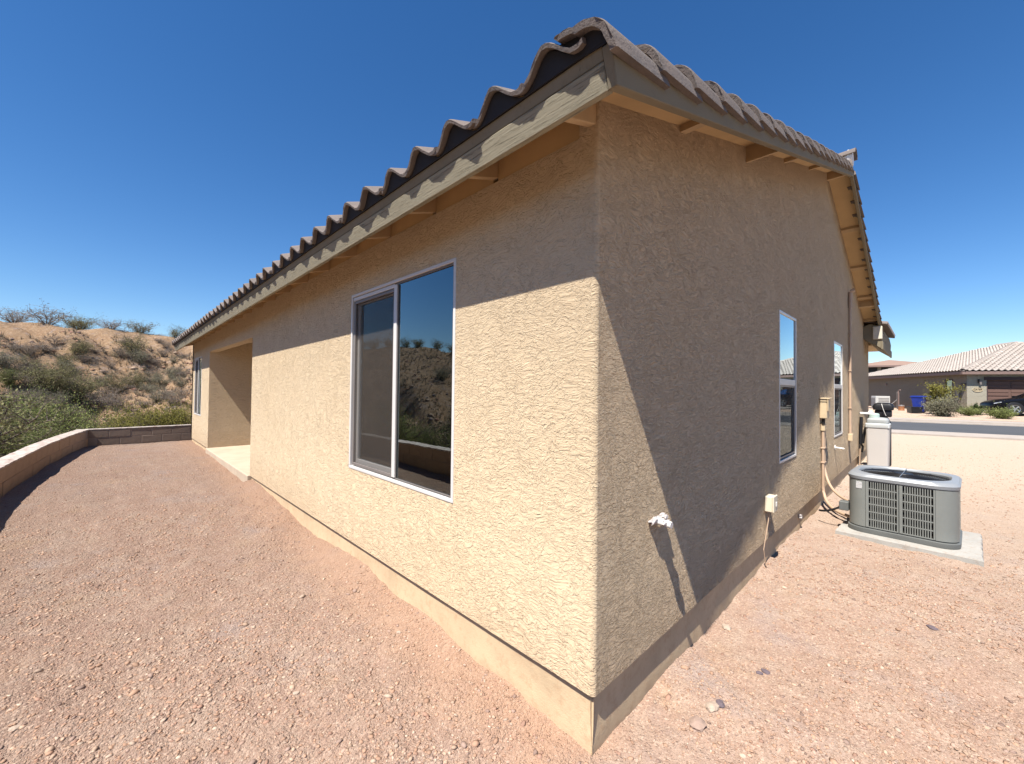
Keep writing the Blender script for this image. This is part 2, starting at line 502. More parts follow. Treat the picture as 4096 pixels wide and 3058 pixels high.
def np_mesh(name, V, F, mat, smooth=False):
    me = bpy.data.meshes.new(name)
    F = np.asarray(F)
    me.vertices.add(len(V)); me.vertices.foreach_set('co', np.asarray(V, dtype=np.float32).ravel())
    k = F.shape[1]
    me.loops.add(F.size); me.loops.foreach_set('vertex_index', F.ravel().astype(np.int32))
    me.polygons.add(len(F))
    me.polygons.foreach_set('loop_start', np.arange(0, F.size, k, dtype=np.int32))
    me.polygons.foreach_set('loop_total', np.full(len(F), k, dtype=np.int32))
    if smooth:
        me.polygons.foreach_set('use_smooth', np.ones(len(F), dtype=bool))
    me.update(calc_edges=True); me.validate()
    if mat:
        me.materials.append(mat)
    return me

# smooth value noise
_tab = RNG.random((256, 256))
def vnoise(x, y):
    xi = np.floor(x).astype(int); yi = np.floor(y).astype(int)
    fx = x-xi; fy = y-yi
    fx = fx*fx*(3-2*fx); fy = fy*fy*(3-2*fy)
    g = lambda a, b: _tab[a % 256, b % 256]
    return (g(xi, yi)*(1-fx)+g(xi+1, yi)*fx)*(1-fy)+(g(xi, yi+1)*(1-fx)+g(xi+1, yi+1)*fx)*fy-0.5
def fbm(x, y, f, o=4, gain=0.5):
    s = 0; a = 1
    for i in range(o):
        s = s+a*vnoise(x*f+17.3*i, y*f-9.1*i); f *= 2.03; a *= gain
    return s

# ------------------------------------------------------------------ ground, hills, street
WALL_IN = [(-2.62, -6.0), (-2.62, -2.0), (-2.62, 1.0), (-2.61, 4.0), (-2.57, 6.0), (-2.51, 7.4), (-2.43, 8.5), (-2.31, 10.0), (-2.11, 11.6), (-1.88, 13.0)]
_wy = np.array([p[1] for p in WALL_IN]); _wx = np.array([p[0] for p in WALL_IN])
def wall_x(y):
    return np.interp(y, _wy, _wx)
def sstep(a, b, x):
    t = np.clip((x-a)/(b-a), 0, 1)
    return t*t*(3-2*t)
def pad_z(x, y):
    """level of the gravel lot"""
    x = np.asarray(x, float); y = np.asarray(y, float)
    z = 0.14*sstep(0.5, 8.0, y)*sstep(3.0, 0.5, x)
    z = z+0.12*sstep(10, 19, x)+0.14*sstep(26, 36, x)
    return z
NSD = np.array((0.896, 0.444)); NWD = np.array((0.444, -0.896))    # neighbour axes: depth, along the street

def axis(lo, hi, c0, c1, step, grow, mx):
    a = list(np.arange(c0, c1, step))
    s = step
    while a[-1] < hi:
        s = min(s*grow, mx); a.append(a[-1]+s)
    s = step
    while a[0] > lo:
        s = min(s*grow, mx); a.insert(0, a[0]-s)
    return np.array(a)
gx = axis(-2.85, 330, -2.85, 3.2, 0.032, 1.05, 14.0)
gy = axis(-230, 13.6, -1.5, 4.6, 0.032, 1.06, 12.0)
X, Y = np.meshgrid(gx, gy)
Z = pad_z(X, Y)
near = np.exp(-((X+1.0)**2+(Y)**2)/260.0)
Z = Z+near*(0.040*fbm(X, Y, 0.9, 3)+0.024*fbm(X, Y, 4.0, 3)+0.016*fbm(X, Y, 17.0, 2))
Z = Z+0.012*fbm(X, Y, 1.3, 2)*(X > 6)*(X < 18)
bank = np.exp(-(np.minimum(X, 0.03)-0.03)**2/0.03)*(Y > -0.05)*(X < 0.2)*(Y < 6.2)
Z = Z+bank*(0.045+0.055*fbm(X, Y, 0.8, 3)+0.03*fbm(X, Y, 3.5, 2))*sstep(0.2, 1.5, Y)
bank2 = np.exp(-(np.minimum(Y, 0.03)-0.03)**2/0.02)*(X > -0.05)*(Y < 0.2)*(X < 12)
Z = Z+bank2*(0.012+0.04*fbm(X, Y, 1.1, 3)+0.02*fbm(X, Y, 4.5, 2))*sstep(0.3, 1.2, X)
drop = sstep(0.02, 0.16, (wall_x(np.minimum(Y, 13.0))-0.03)-X)
drop = np.maximum(drop, sstep(13.07, 13.2, Y)*(X < 5))
Z = Z-2.6*drop
nx, ny = len(gx), len(gy)
idx = np.arange(nx*ny).reshape(ny, nx)
F = np.stack([idx[:-1, :-1], idx[:-1, 1:], idx[1:, 1:], idx[1:, :-1]], -1).reshape(-1, 4)
# leave the sheet out under the street so that the road sheet is the only face there
structure('ground', np_mesh('ground', np.stack([X, Y, Z], -1).reshape(-1, 3), F, GRAVEL, True), 'pinkish red gravel lot around the tan stucco house', 'ground')

_px = np.array([p[0] for p in WALL_IN]+[6.0]); _py = np.array([p[1] for p in WALL_IN]+[13.15])
def wall_dist(x, y):
    d = np.full(np.shape(x), 1e9)
    for i in range(len(_px)-1):
        ax, ay, bx_, by = _px[i], _py[i], _px[i+1], _py[i+1]
        L = (bx_-ax)**2+(by-ay)**2
        t = np.clip(((x-ax)*(bx_-ax)+(y-ay)*(by-ay))/L, 0, 1)
        d = np.minimum(d, np.hypot(x-ax-t*(bx_-ax), y-ay-t*(by-ay)))
    return d
def inside(x, y):
    return ((x > wall_x(np.minimum(y, 13.0))-0.2) & (y < 13.2))
def hill_z(x, y):
    x = np.asarray(x, float); y = np.asarray(y, float)
    d = wall_dist(x, y)
    z = -0.25-1.9*sstep(0.5, 9, d)
    d2 = d+3.2*fbm(x, y, 0.045, 3)+1.2*fbm(x, y, 0.16, 3)
    az = np.arctan2(y, x)
    top = 8.2+0.5*sstep(R(86), R(98), az)-0.6*sstep(R(100), R(118), az)+0.4*fbm(x, y, 0.05, 2)
    rise = np.clip((d2-9.5)/25.0, 0, 1)
    z = z+top*(0.55*rise+0.45*sstep(0, 1, rise))-0.02*np.clip(d-38, 0, 200)
    g = np.abs(fbm(x+0.35*y, y*0.35, 0.16, 3))
    z = z+(0.8*fbm(x, y, 0.35, 4)-1.3*np.exp(-g*8))*sstep(9, 16, d)*sstep(40, 30, d)
    z = z+0.10*fbm(x, y, 1.6, 3)
    z = np.where(inside(x, y), -3.0, z)
    fade = sstep(0.9, 0.45, x/np.maximum(y, 1))          # flattens behind the house
    z = np.where(y > 13.2, z*fade-(1-fade)*0.6, z)
    z = np.where((y < -25), z*0+np.minimum(z, 2), z)
    return z
rr = np.concatenate([np.linspace(2.0, 20, 60), np.linspace(20.4, 60, 110), np.geomspace(61, 700, 26)])
aa = np.radians(np.linspace(52, 262, 330))
RR, AA = np.meshgrid(rr, aa)
HX = RR*np.cos(AA)-0.5; HY = RR*np.sin(AA)+1.0
HZ = hill_z(HX, HY)
na, nr = len(aa), len(rr)
idx = np.arange(na*nr).reshape(na, nr)
F = np.stack([idx[:-1, :-1], idx[:-1, 1:], idx[1:, 1:], idx[1:, :-1]], -1).reshape(-1, 4)
structure('hillside', np_mesh('hillside', np.stack([HX, HY, HZ], -1).reshape(-1, 3), F, SAND, True), 'sandy desert hillside rising beyond the low wall', 'hill')

# street: a slightly bent strip crossing in front of the neighbour
def strip(name, pts_a, pts_b, z, mat, label, cat, thick=0.0):
    m = MB()
    n = len(pts_a)
    zz = lambda p: z if not callable(z) else z(*p)
    va = m.verts([(p[0], p[1], zz(p)) for p in pts_a]); vb = m.verts([(p[0], p[1], zz(p)) for p in pts_b])
    for i in range(n-1):
        m.bm.faces.new((va[i], vb[i], vb[i+1], va[i+1]))
    if thick:
        wa = m.verts([(p[0], p[1], zz(p)-thick) for p in pts_a]); wb = m.verts([(p[0], p[1], zz(p)-thick) for p in pts_b])
        for i in range(n-1):
            m.bm.faces.new((va[i], va[i+1], wa[i+1], wa[i])); m.bm.faces.new((vb[i], wb[i], wb[i+1], vb[i+1]))
    return structure(name, m.mesh(name, mat), label, cat)
ts = np.linspace(-140, 90, 60)
def sline(off):
    """line along the street, off metres from its near asphalt edge"""
    out = []
    for t in ts:
        bend = 0.0022*t*t*(t < 0)+0.0015*t*t*(t > 0)
        base = np.array((20.35, -0.2))+np.array((0.20, -0.98))*(-t)+np.array((0.98, 0.20))*(off+bend*0.6+0.022*max(0, -t)*0)
        out.append((float(base[0]), float(base[1])))
    return out
strip('street', sline(0.0), sline(6.4), 0.155, ASPHALT, 'dark asphalt street crossing beyond the gravel lot', 'street')
strip('near_kerb', sline(-1.6), sline(0.02), 0.175, KERB, 'pale concrete kerb on the near side of the street', 'kerb', 0.12)
strip('far_kerb', sline(6.38), sline(6.95), 0.20, KERB, 'pale concrete kerb at the foot of the neighbour lot', 'kerb', 0.12)
strip('pavement', sline(6.96), sline(8.6), 0.265, KERB, 'pale concrete pavement strip along the far side of the street', 'pavement', 0.2)

# the neighbour lot, pale gravel rising to the house
def far_z(x, y):
    return 0.27+0.010*max(0, min(12, x-28))
strip('neighbour_lot', sline(8.61), sline(70), lambda x, y: 0.262+0.0098*max(0.0, min(12.0, x-29.0)), SANDN, 'pale gravel front yard of the house across the street', 'ground')

# ------------------------------------------------------------------ the stucco house
HOUSE = thing('stucco_house', 'tan stucco house with brown concrete tile roof in the foreground', 'house', (0, 0, 0))
LEN, WID = 12.5, 12.2
FZ = 0.235                        # top of footing
SL = 0.327                        # roof slope
TH = math.atan(SL)
TILT = -0.0118
def rz(x, y=0.0):
    """underside of the roof deck"""
    xx = x if x <= 6.1 else 12.2-x
    return 2.92+SL*xx+TILT*max(y, 0)

def rect_wall(m, fixed, axis, span, z, holes, depth, ztop=None):
    """outer face of a wall at coordinate `fixed`, cut round the holes, with reveals `depth` deep"""
    us = sorted({span[0], span[1], *[h[0] for h in holes], *[h[1] for h in holes]})
    zs = sorted({z[0], z[1], *[h[2] for h in holes], *[h[3] for h in holes]})
    P = (lambda u, d, zz: (fixed+d, u, zz)) if axis == 'y' else (lambda u, d, zz: (u, fixed+d, zz))
    for u0, u1 in zip(us, us[1:]):
        for z0, z1 in zip(zs, zs[1:]):
            cu, cz = (u0+u1)/2, (z0+z1)/2
            if any(h[0] < cu < h[1] and h[2] < cz < h[3] for h in holes):
                continue
            m.poly([P(u0, 0, z0), P(u1, 0, z0), P(u1, 0, z1), P(u0, 0, z1)])
            m.poly([P(u0, 0.15, z0), P(u1, 0.15, z0), P(u1, 0.15, z1), P(u0, 0.15, z1)])
    for a, b, c, d in holes:
        if depth:
            for q in (((a, c), (b, c)), ((b, c), (b, d)), ((b, d), (a, d)), ((a, d), (a, c))):
                (ua, za), (ub, zb) = q
                m.poly([P(ua, 0, za), P(ub, 0, zb), P(ub, depth, zb), P(ua, depth, za)])

WIN1 = (1.052, 2.607, 0.879, 2.428)          # y0 y1 z0 z1 on the long wall
WIN2 = (10.98, 12.02, 0.88, 2.29)
PAT = (6.2, 9.95, 0.243, 2.345)
GW1 = (3.2445, 3.992, 0.879, 2.428)          # x0 x1 z0 z1 on the gable wall
GW2 = (6.699, 7.60, 0.879, 2.428)
br = 0.022
m = MB()
rect_wall(m, 0.0, 'y', (br, LEN), (FZ, 2.78), [WIN1, WIN2, (PAT[0], PAT[1], FZ, PAT[3])], 0.15)
# bullnose corner
pts = [(br-br*math.cos(a), br-br*math.sin(a)) for a in np.linspace(0, math.pi/2, 7)]
for (x0, y0), (x1, y1) in zip(pts, pts[1:]):
    m.poly([(x0, y0, FZ), (x1, y1, FZ), (x1, y1, 2.915), (x0, y0, 2.915)])
# stucco bottom lip
m.poly([(0, br, FZ), (0, LEN, FZ), (0.05, LEN, FZ), (0.05, br, FZ)])
# strip of wall up to the deck at the end of the eave
for ya, yb in ((br, 0.10),):
    m.poly([(0, ya, 2.78), (0, yb, 2.78), (0, yb, 2.915), (0, ya, 2.915)])
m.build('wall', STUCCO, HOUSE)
m = MB()
rect_wall(m, 0.0, 'x', (br, WID), (FZ, 2.90), [GW1, GW2], 0.15)
m.poly([(br, 0, 2.90), (WID, 0, 2.90), (WID, 0, rz(WID)-.003), (6.1, 0, rz(6.1)-.003), (br, 0, rz(br)-.003)])
m.poly([(br, 0, FZ), (WID, 0, FZ), (WID, 0.05, FZ), (br, 0.05, FZ)])
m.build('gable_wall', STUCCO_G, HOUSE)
m = MB()
m.box((0.0, LEN-0.15, FZ), (WID, LEN, 2.77))
m.poly([(0, LEN, 2.77), (WID, LEN, 2.77), (WID, LEN, rz(WID, LEN)-.01), (6.1, LEN, rz(6.1, LEN)-.01), (0, LEN, rz(0, LEN)-.01)])
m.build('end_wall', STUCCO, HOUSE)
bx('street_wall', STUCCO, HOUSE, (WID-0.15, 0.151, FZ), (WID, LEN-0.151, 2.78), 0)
# patio recess
m = MB()
m.box((0.151, PAT[1], 0.2), (3.2, PAT[1]+0.15, 2.75))
m.box((0.151, PAT[0]-0.15, 0.2), (3.2, PAT[0], 2.75))
m.box((3.2, PAT[0]-0.15, 0.2), (3.35, PAT[1]+0.15, 2.75))
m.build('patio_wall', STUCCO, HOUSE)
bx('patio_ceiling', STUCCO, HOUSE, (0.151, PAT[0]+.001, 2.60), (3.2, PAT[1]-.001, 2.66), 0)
m = MB(); m.box((-0.035, PAT[0]+0.002, -0.05), (3.19, PAT[1]-0.002, PAT[2]), 0.012, None, 2)
m.build('patio_slab', SLAB, HOUSE)
# interior
bx('floor', CARPET, HOUSE, (0.2, 0.2, 0.15), (WID-0.2, PAT[0]-0.2, 0.24), 0)
bx('floor', CARPET, HOUSE, (0.2, PAT[1]+0.2, 0.15), (WID-0.2, LEN-0.2, 0.24), 0)
bx('ceiling', ROOM, HOUSE, (0.16, 0.16, 2.70), (WID-0.16, LEN-0.16, 2.73), 0)
bx('inner_wall', ROOM, HOUSE, (3.6, 0.155, 0.24), (3.605-0.3, PAT[0]-0.16, 2.70), 0)
m = MB()
m.box((0.155, 3.9, 0.24), (3.6, 4.0, 2.70)); m.box((5.3, 0.155, 0.24), (5.4, PAT[0]-.2, 2.70)); m.box((3.6, 3.4, .24), (WID-.2, 3.5, 2.7))
m.build('partition', ROOM, HOUSE)

# footing, set back under the stucco, with a dark weep screed in the gap
sb = 0.026
def footing_line(name, pts_lo, mat):
    pass
def skirt(name, axis, span, mat):
    m = MB()
    n = int((span[1]-span[0])/0.05)
    us = np.linspace(span[0], span[1], n)
    zs = [-0.35, -0.05, 0.0, 0.05, 0.10, 0.16, FZ-0.012]
    gr = []
    for u in us:
        row = []
        for z in zs:
            d = sb + 0.004*float(fbm(np.array(u), np.array(z*3.0), 3.0, 3)) - 0.006*float(sstep(0.12, 0.0, z))
            row.append((d, u, z) if axis == 'y' else (u, d, z))
        gr.append(m.verts(row))
    for a, b in zip(gr, gr[1:]):
        for i in range(len(zs)-1):
            m.bm.faces.new((a[i], b[i], b[i+1], a[i+1]))
    top = m.verts([(sb+.10, us[0], FZ-0.012), (sb+.10, us[-1], FZ-0.012)] if axis == 'y' else [(us[0], sb+.10, FZ-0.012), (us[-1], sb+.10, FZ-0.012)])
    m.bm.faces.new([g[-1] for g in gr]+[top[1], top[0]])
    return m.build(name, mat, HOUSE, True)
skirt('footing', 'y', (0.016, PAT[0]), FOOTING)
skirt('footing', 'y', (PAT[1], LEN), FOOTING)
skirt('footing', 'x', (0.016, WID), FOOTING)
for lo, hi in (((0.012, 0.012, FZ-0.012), (0.06, PAT[0], FZ+0.002)), ((0.012, PAT[1], FZ-0.012), (0.06, LEN, FZ+0.002)), ((0.061, 0.012, FZ-0.012), (WID, 0.06, FZ+0.002))):
    bx('weep_screed', SCREED, HOUSE, lo, hi, 0)

# ---- roof
def wave(ph):
    """tile cross section: broad barrel, narrower pan"""
    c = 0.5-0.5*math.cos(ph-0.30*math.sin(ph))
    return 0.080*c**0.78
ROOF_Y0, ROOF_Y1 = -0.301, 12.75
ux = Vector((math.cos(TH), 0, math.sin(TH))); nv = Vector((-math.sin(TH), 0, math.cos(TH)))
EB = Vector((-0.33, 0, 2.646))                # lower edge of the eave fascia (at the near corner)
def tilt(y):
    return TILT*(y-ROOF_Y0)
def sh(v, y):
    return Vector((v.x, y, v.z+tilt(y)))
m = MB()
T = 0.014
pr = [(-0.372, 2.798), (6.1, 4.915), (12.572, 2.798)]
rings = []
for y in (ROOF_Y0+0.02, ROOF_Y1-0.02):
    t_ = TILT*max(y, 0)
    rings.append([(x, y, z+t_) for x, z in pr]+[(x, y, z+T+t_) for x, z in reversed(pr)])
m.loft(rings)
ROOF = m.build('roof', SOFFIT, HOUSE)

def board_y(name, mat, base, h0, h1, t0, t1, y0, y1, parent=HOUSE, bev=0.003):
    """board along the eave, standing square to the roof slope: h along the normal, t outwards (down slope)"""
    m = MB()
    rg = []
    for y in (y0, y1):
        rg.append([sh(base+nv*h0-ux*t0, y), sh(base+nv*h0-ux*t1, y), sh(base+nv*h1-ux*t1, y), sh(base+nv*h1-ux*t0, y)])
    m.loft(rg)
    bmesh.ops.bevel(m.bm, geom=list(m.bm.edges), offset=bev, segments=1, affect='EDGES')
    return m.build(name, mat, parent)
board_y('fascia_board', FASCIA, EB, 0.0, 0.094, -0.04, 0.0, ROOF_Y0+0.039, 7.1)
board_y('fascia_board', FASCIA, EB, 0.0, 0.094, -0.04, 0.0, 7.104, ROOF_Y1)
board_y('fascia_strip', RAKE, EB, 0.097, 0.145, -0.04, -0.006, ROOF_Y0+0.039, ROOF_Y1)
def bird_stop():
    """black filler under the tile ends, cut to the wave of the tiles"""
    m = MB()
    pitch, y0 = 0.295, -0.052-0.295/2
    n = int((ROOF_Y1-ROOF_Y0-0.03)/(pitch/12))
    lo = []
    for t in (0.004, -0.010):
        row = []
        for i in range(n+1):
            y = ROOF_Y0+0.03+pitch/12*i
            ph = 2*math.pi*((y-y0)/pitch)
            h = wave(ph)
            row.append((sh(EB+nv*0.146-ux*t, y), sh(EB+nv*(0.150+h)-ux*t, y)))
        lo.append([(m.bm.verts.new(a), m.bm.verts.new(b)) for a, b in row])
    f, b = lo
    for i in range(n):
        m.bm.faces.new((f[i][0], f[i+1][0], f[i+1][1], f[i][1])); m.bm.faces.new((b[i][0], b[i][1], b[i+1][1], b[i+1][0]))
        m.bm.faces.new((f[i][1], f[i+1][1], b[i+1][1], b[i][1])); m.bm.faces.new((f[i][0], b[i][0], b[i+1][0], f[i+1][0]))
    return m.build('bird_stop', FELT, HOUSE)
bird_stop()
board_y('felt_edge', FELT, EB, 0.1455, 0.149, -0.10, -0.012, ROOF_Y0+0.04, ROOF_Y1)

# rake boards on the near gable, both slopes
def rake_board(name, mat, h0, h1, y0, y1, far=False, s0=0.0, s1=None):
    m = MB()
    L = s1 if s1 is not None else (6.1+0.33)/math.cos(TH)
    rg = []
    for y in (y0, y1):
        pts = []
        for s, h in ((s0, h0), (L, h0), (L, h1), (s0, h1)):
            p = EB+ux*s+nv*h
            if s > 3:
                k = (6.1-p.x)/ux.x; p = p+ux*k
            x = p.x if not far else 12.2-p.x
            pts.append(Vector((x, y, p.z)))
        rg.append(pts)
    m.loft(rg)
    bmesh.ops.bevel(m.bm, geom=list(m.bm.edges), offset=0.003, segments=1, affect='EDGES')
    return m.build(name, mat, HOUSE)
rake_board('rake_board', RAKE, 0.0, 0.135, ROOF_Y0, ROOF_Y0+0.038)
rake_board('rake_board', RAKE, 0.0, 0.135, ROOF_Y0, ROOF_Y0+0.038, True)
# rafter tails, frieze blocks
ry = [0.03]+[0.69+0.622*k for k in range(20)]
ry = [y for y in ry if y < 12.6]
m = MB()
rt = []
for y in (-0.019, 0.019):
    rt.append([EB+ux*0.045+nv*0.055+Vector((0, y, 0)), EB+ux*0.62+nv*0.055+Vector((0, y, 0)), EB+ux*0.62+nv*0.146+Vector((0, y, 0)), EB+ux*0.045+nv*0.146+Vector((0, y, 0))])
m.loft(rt)
bmesh.ops.bevel(m.bm, geom=list(m.bm.edges), offset=0.003, segments=1, affect='EDGES')
rme = m.mesh('rafter_tail', RAFTER)
for y in ry:
    link('rafter_tail', rme, HOUSE, (0, y, tilt(y)))
m = MB()
for a, b in zip(ry, ry[1:]+[12.5]):
    t_ = TILT*(a+b)/2
    m.box((0.004, a+0.02, 2.775), (0.042, b-0.02, 2.912+t_), 0.002)
m.build('frieze_block', SOFFIT, HOUSE)
# outlookers under the gable overhang
for x, d in ((0.917, 0.045), (2.18, 0.135), (3.479, 0.045), (4.768, 0.045), (6.1, 0.115), (7.53, 0.045), (8.757, 0.045), (9.92, 0.045), (10.12, 0.14), (11.0, 0.045)):
    m = MB()
    wd = 0.045 if d > 0.1 else 0.09
    rg = []
    for y in (ROOF_Y0+0.04, 0.10):
        q = [(x-wd/2, rz(x-wd/2)-d), (x+wd/2, rz(x+wd/2)-d), (x+wd/2, rz(x+wd/2)-.001), (x-wd/2, rz(x-wd/2)-.001)]
        rg.append([(a, y, b) for a, b in q])
    m.loft(rg)
    m.build('outlooker', RAFTER, HOUSE)

# ---- roof tiles (sub-parts of the roof)
PITCH = 0.295
def tile_profile(n=18):
    out = []
    for i in range(n+1):
        v = -0.012+0.332*i/n
        ph = 2*math.pi*(v/PITCH)
        h = wave(ph)+0.017*max(0.0, 1-(v+0.012)/0.055)
        out.append((v, h))
    return out
def tile_mesh(name, mat, n=18, length=0.43, thick=0.019, rough=0.0025, seed=0):
    rnd = random.Random(seed)
    pr = tile_profile(n)
    m = MB()
    rings = []
    for s in (0.0, 0.012, length*0.5, length):
        top, bot = [], []
        for v, h in pr:
            j = rnd.uniform(-rough, rough) if s < 0.02 else 0
            k = 0.004 if s == 0 else 0
            lift = 0.022*(1-s/length)
            top.append((s+j, v, h+thick+lift-k)); bot.append((s+j, v, h+lift))
        rings.append(top+bot[::-1])
    m.loft(rings)
    me = m.mesh(name, mat, True)
    return me
# local tile frame: x up slope, y along the eave, z normal
def tile_matrix(s, y, far=False):
    o = EB+nv*0.131+ux*s
    M = Matrix((ux, Vector((0, 1, 0)), nv)).transposed().to_4x4()
    M.translation = Vector((o.x, y, o.z+tilt(y)))
    if far:
        M = Matrix.Translation((12.2, 0, 0)) @ Matrix.Diagonal((-1, 1, 1, 1)) @ M
    return M
tmes = [tile_mesh('roof_tile', TILE, 18, seed=k) for k in range(4)]
SROW = 0.37
S0 = -0.023
y_first = -0.052-PITCH/2
ys = [y_first+PITCH*k for k in range(0, 44) if y_first+PITCH*k < ROOF_Y1-0.2]
rt_ = random.Random(3)
for k, y in enumerate(ys):
    o = link('roof_tile', tmes[k % 4], ROOF)
    M = tile_matrix(S0+rt_.uniform(-.008, .006), y+rt_.uniform(-.006, .006))
    o.matrix_local = M @ Matrix.Rotation(rt_.uniform(-.022, .022), 4, 'Z') @ Matrix.Rotation(-0.07, 4, 'Y')
NROW = 18
for r_ in range(1, 5):
    for k, y in enumerate(ys):
        o = link('roof_tile', tmes[(k+r_) % 4], ROOF)
        o.matrix_local = tile_matrix(S0+SROW*r_, y) @ Matrix.Translation((0, 0, 0.034))
# the rest of the courses, both slopes, as one mesh
def corrugated(s0, s1, y0, y1, far, mat, nv_=6):
    V, F = [], []
    cols = np.arange(y0, y1, PITCH/nv_)
    rows = int((s1-s0)/SROW)
    for r_ in range(rows):
        a = s0+r_*SROW
        b0 = len(V)
        for s, lift in ((a, 0.022), (a+SROW, 0.0)):
            for y in cols:
                ph = 2*math.pi*((y-y_first)/PITCH)
                h = wave(ph)
                p = EB+nv*(0.165+0.019+h+lift)+ux*s
                x = p.x if not far else 12.2-p.x
                V.append((x, y, p.z+tilt(y)))
        n = len(cols)
        for i in range(n-1):
            F.append((b0+i, b0+i+1, b0+n+i+1, b0+n+i))
    return np_mesh('tile_course', V, F, mat, False)
L_ = (6.1+0.33)/math.cos(TH)
tag(link('tile_course', corrugated(S0+SROW*5, L_-0.05, y_first, ROOF_Y1, False, TILE), ROOF), None, None, None, 'stuff')
tag(link('tile_course', corrugated(S0, L_-0.05, y_first, ROOF_Y1, True, TILE), ROOF), None, None, None, 'stuff')

# rake tiles: half barrels hooked over the rake board
def rake_tile_mesh(seed):
    rnd = random.Random(seed)
    L = 0.43
    th = 0.028
    prof = []
    for i in range(15):                    # arc from inner side to outer side, then the outer leg
        a = math.pi*(0.98-i/14*0.98)
        prof.append((0.125*math.cos(a)*-1, 0.115*math.sin(a)))
    # y negative is outwards
    outer = [(-c, s) for c, s in prof]
    outer = [(y, z) for y, z in outer]
    outer.sort(key=lambda q: 0)
    pts = []
    for i in range(17):
        a = math.pi*(i/16)*0.985
        z_ = 0.112*math.sin(a)
        pts.append((0.115*math.cos(a), max(z_, 0.122) if a < 1.25 else max(z_, 0.0)))
    pts += [(-0.119, -0.008), (-0.122, -0.026)]
    m = MB()
    rings = []
    for s in (0.0, 0.014, L*0.5, L):
        t_out, t_in = [], []
        for (y, z) in pts:
            j = rnd.uniform(-.008, .008) if s < .02 else 0
            k = 1.0-0.10*s/L
            lift = 0.048*(1-s/L)
            d = math.hypot(y, max(z, 0)) or 1
            ny_, nz_ = (y/d, max(z, 0)/d)
            if z < 0:
                ny_, nz_ = -1, 0
            e = 0.004 if s == 0 else 0
            t_out.append((s+j, y*k+ny_*(-e), z*k+lift-nz_*e)); t_in.append((s+j, y*k-ny_*th, z*k+lift-nz_*th))
        rings.append(t_out+t_in[::-1])
    m.loft(rings)
    return m.mesh('rake_tile', TILE, True)
rmes = [rake_tile_mesh(k) for k in range(3)]
def rake_tiles(far):
    s = -0.035
    k = 0
    while s < L_-0.12:
        o = link('rake_tile', rmes[k % 3], ROOF)
        c = EB+nv*0.074+ux*s
        M = Matrix((ux, Vector((0, 1, 0)), nv)).transposed().to_4x4()
        M.translation = Vector((c.x, ROOF_Y0+0.088+rt_.uniform(-.004, .004), c.z))
        M = M @ Matrix.Rotation(rt_.uniform(-.012, .012), 4, 'Z') @ Matrix.Rotation(rt_.uniform(-.02, .02), 4, 'X')
        if far:
            M = Matrix.Translation((12.2, 0, 0)) @ Matrix.Diagonal((-1, 1, 1, 1)) @ M
        o.matrix_local = M
        s += 0.352; k += 1
rake_tiles(False); rake_tiles(True)
m = MB()
q = [(ROOF_Y0+0.006, 0.137), (ROOF_Y0+0.012, 0.165), (ROOF_Y0+0.035, 0.200), (ROOF_Y0+0.088, 0.222), (ROOF_Y0+0.15, 0.226), (ROOF_Y0+0.205, 0.224), (ROOF_Y0+0.215, 0.147)]
m.loft([[EB+nv*h+ux*s+Vector((0, y, 0)) for y, h in q] for s in (-0.003, 0.09)])
m.build('corner_plug', FELT, HOUSE)
# ridge tiles and the mortared ridge end
m = MB()
rg = []
for y in (0, 0.2, 0.42):
    rg.append([(0.15*math.cos(a), y, 0.105*math.sin(a)+0.02*(1-y/0.42)) for a in np.linspace(0, math.pi, 9)]+[(0.13*math.cos(a), y, 0.085*math.sin(a)+0.02*(1-y/0.42)) for a in np.linspace(math.pi, 0, 9)])
m.loft(rg)
rdg = m.mesh('ridge_tile', TILE, True)
for k in range(35):
    y = -0.34+0.37*k
    link('ridge_tile', rdg, ROOF, (6.1, y, 5.015+tilt(y)))
m = MB(); m.lathe([(0.02, 0), (0.115, 0.0), (0.13, 0.05), (0.11, 0.09), (0.02, 0.1)], 14, (0, 0, 0), Matrix.Translation((6.1, -0.30, 5.02)) @ Matrix.Rotation(R(-90), 4, 'X'))
m.build('ridge_mortar', basic('mortar_white', (0.74, 0.72, 0.70, 1), 0.8), ROOF, True)

# low eave return of the street side roof
m = MB()
q = [(0.0, 2.86), (0.0, 3.15), (-0.12, 3.20), (-0.30, 3.14), (-0.33, 2.95), (-0.31, 2.62)]
m.loft([[(x, y, z) for y, z in q] for x in (11.0, 14.3)])
bmesh.ops.bevel(m.bm, geom=[e for e in m.bm.edges], offset=0.006, segments=1, affect='EDGES')
m.build('eave_return', RAKE, HOUSE)
m = MB()
m.box((10.99, -0.345, 2.60), (14.32, -0.312, 2.78), 0.004)
m.build('return_fascia', RAKE, HOUSE)
bx('return_cap', basic('sunlit_cap_paint', (0.60, 0.55, 0.45, 1), 0.8), HOUSE, (10.965, -0.335, 2.83), (10.998, -0.17, 3.13), 0.012)  # sunlit end of the return, its light put in as a paler colour
rtm = tmes[0]
for k in range(11):
    o = link('return_tile', rtm, HOUSE)
    M = Matrix(((0, 1, 0, 0), (-1*0-0, 0, 0, 0), (0, 0, 1, 0), (0, 0, 0, 1)))
    M = Matrix.Translation((11.05+0.295*k, -0.40, 3.13)) @ Matrix.Rotation(R(90), 4, 'Z') @ Matrix.Diagonal((1, -1, 1, 1)) @ Matrix.Rotation(-0.25, 4, 'Y')
    o.matrix_local = M
bx('return_soffit', SOFFIT, HOUSE, (12.21, -0.30, 2.80), (14.28, 1.2, 2.85), 0)

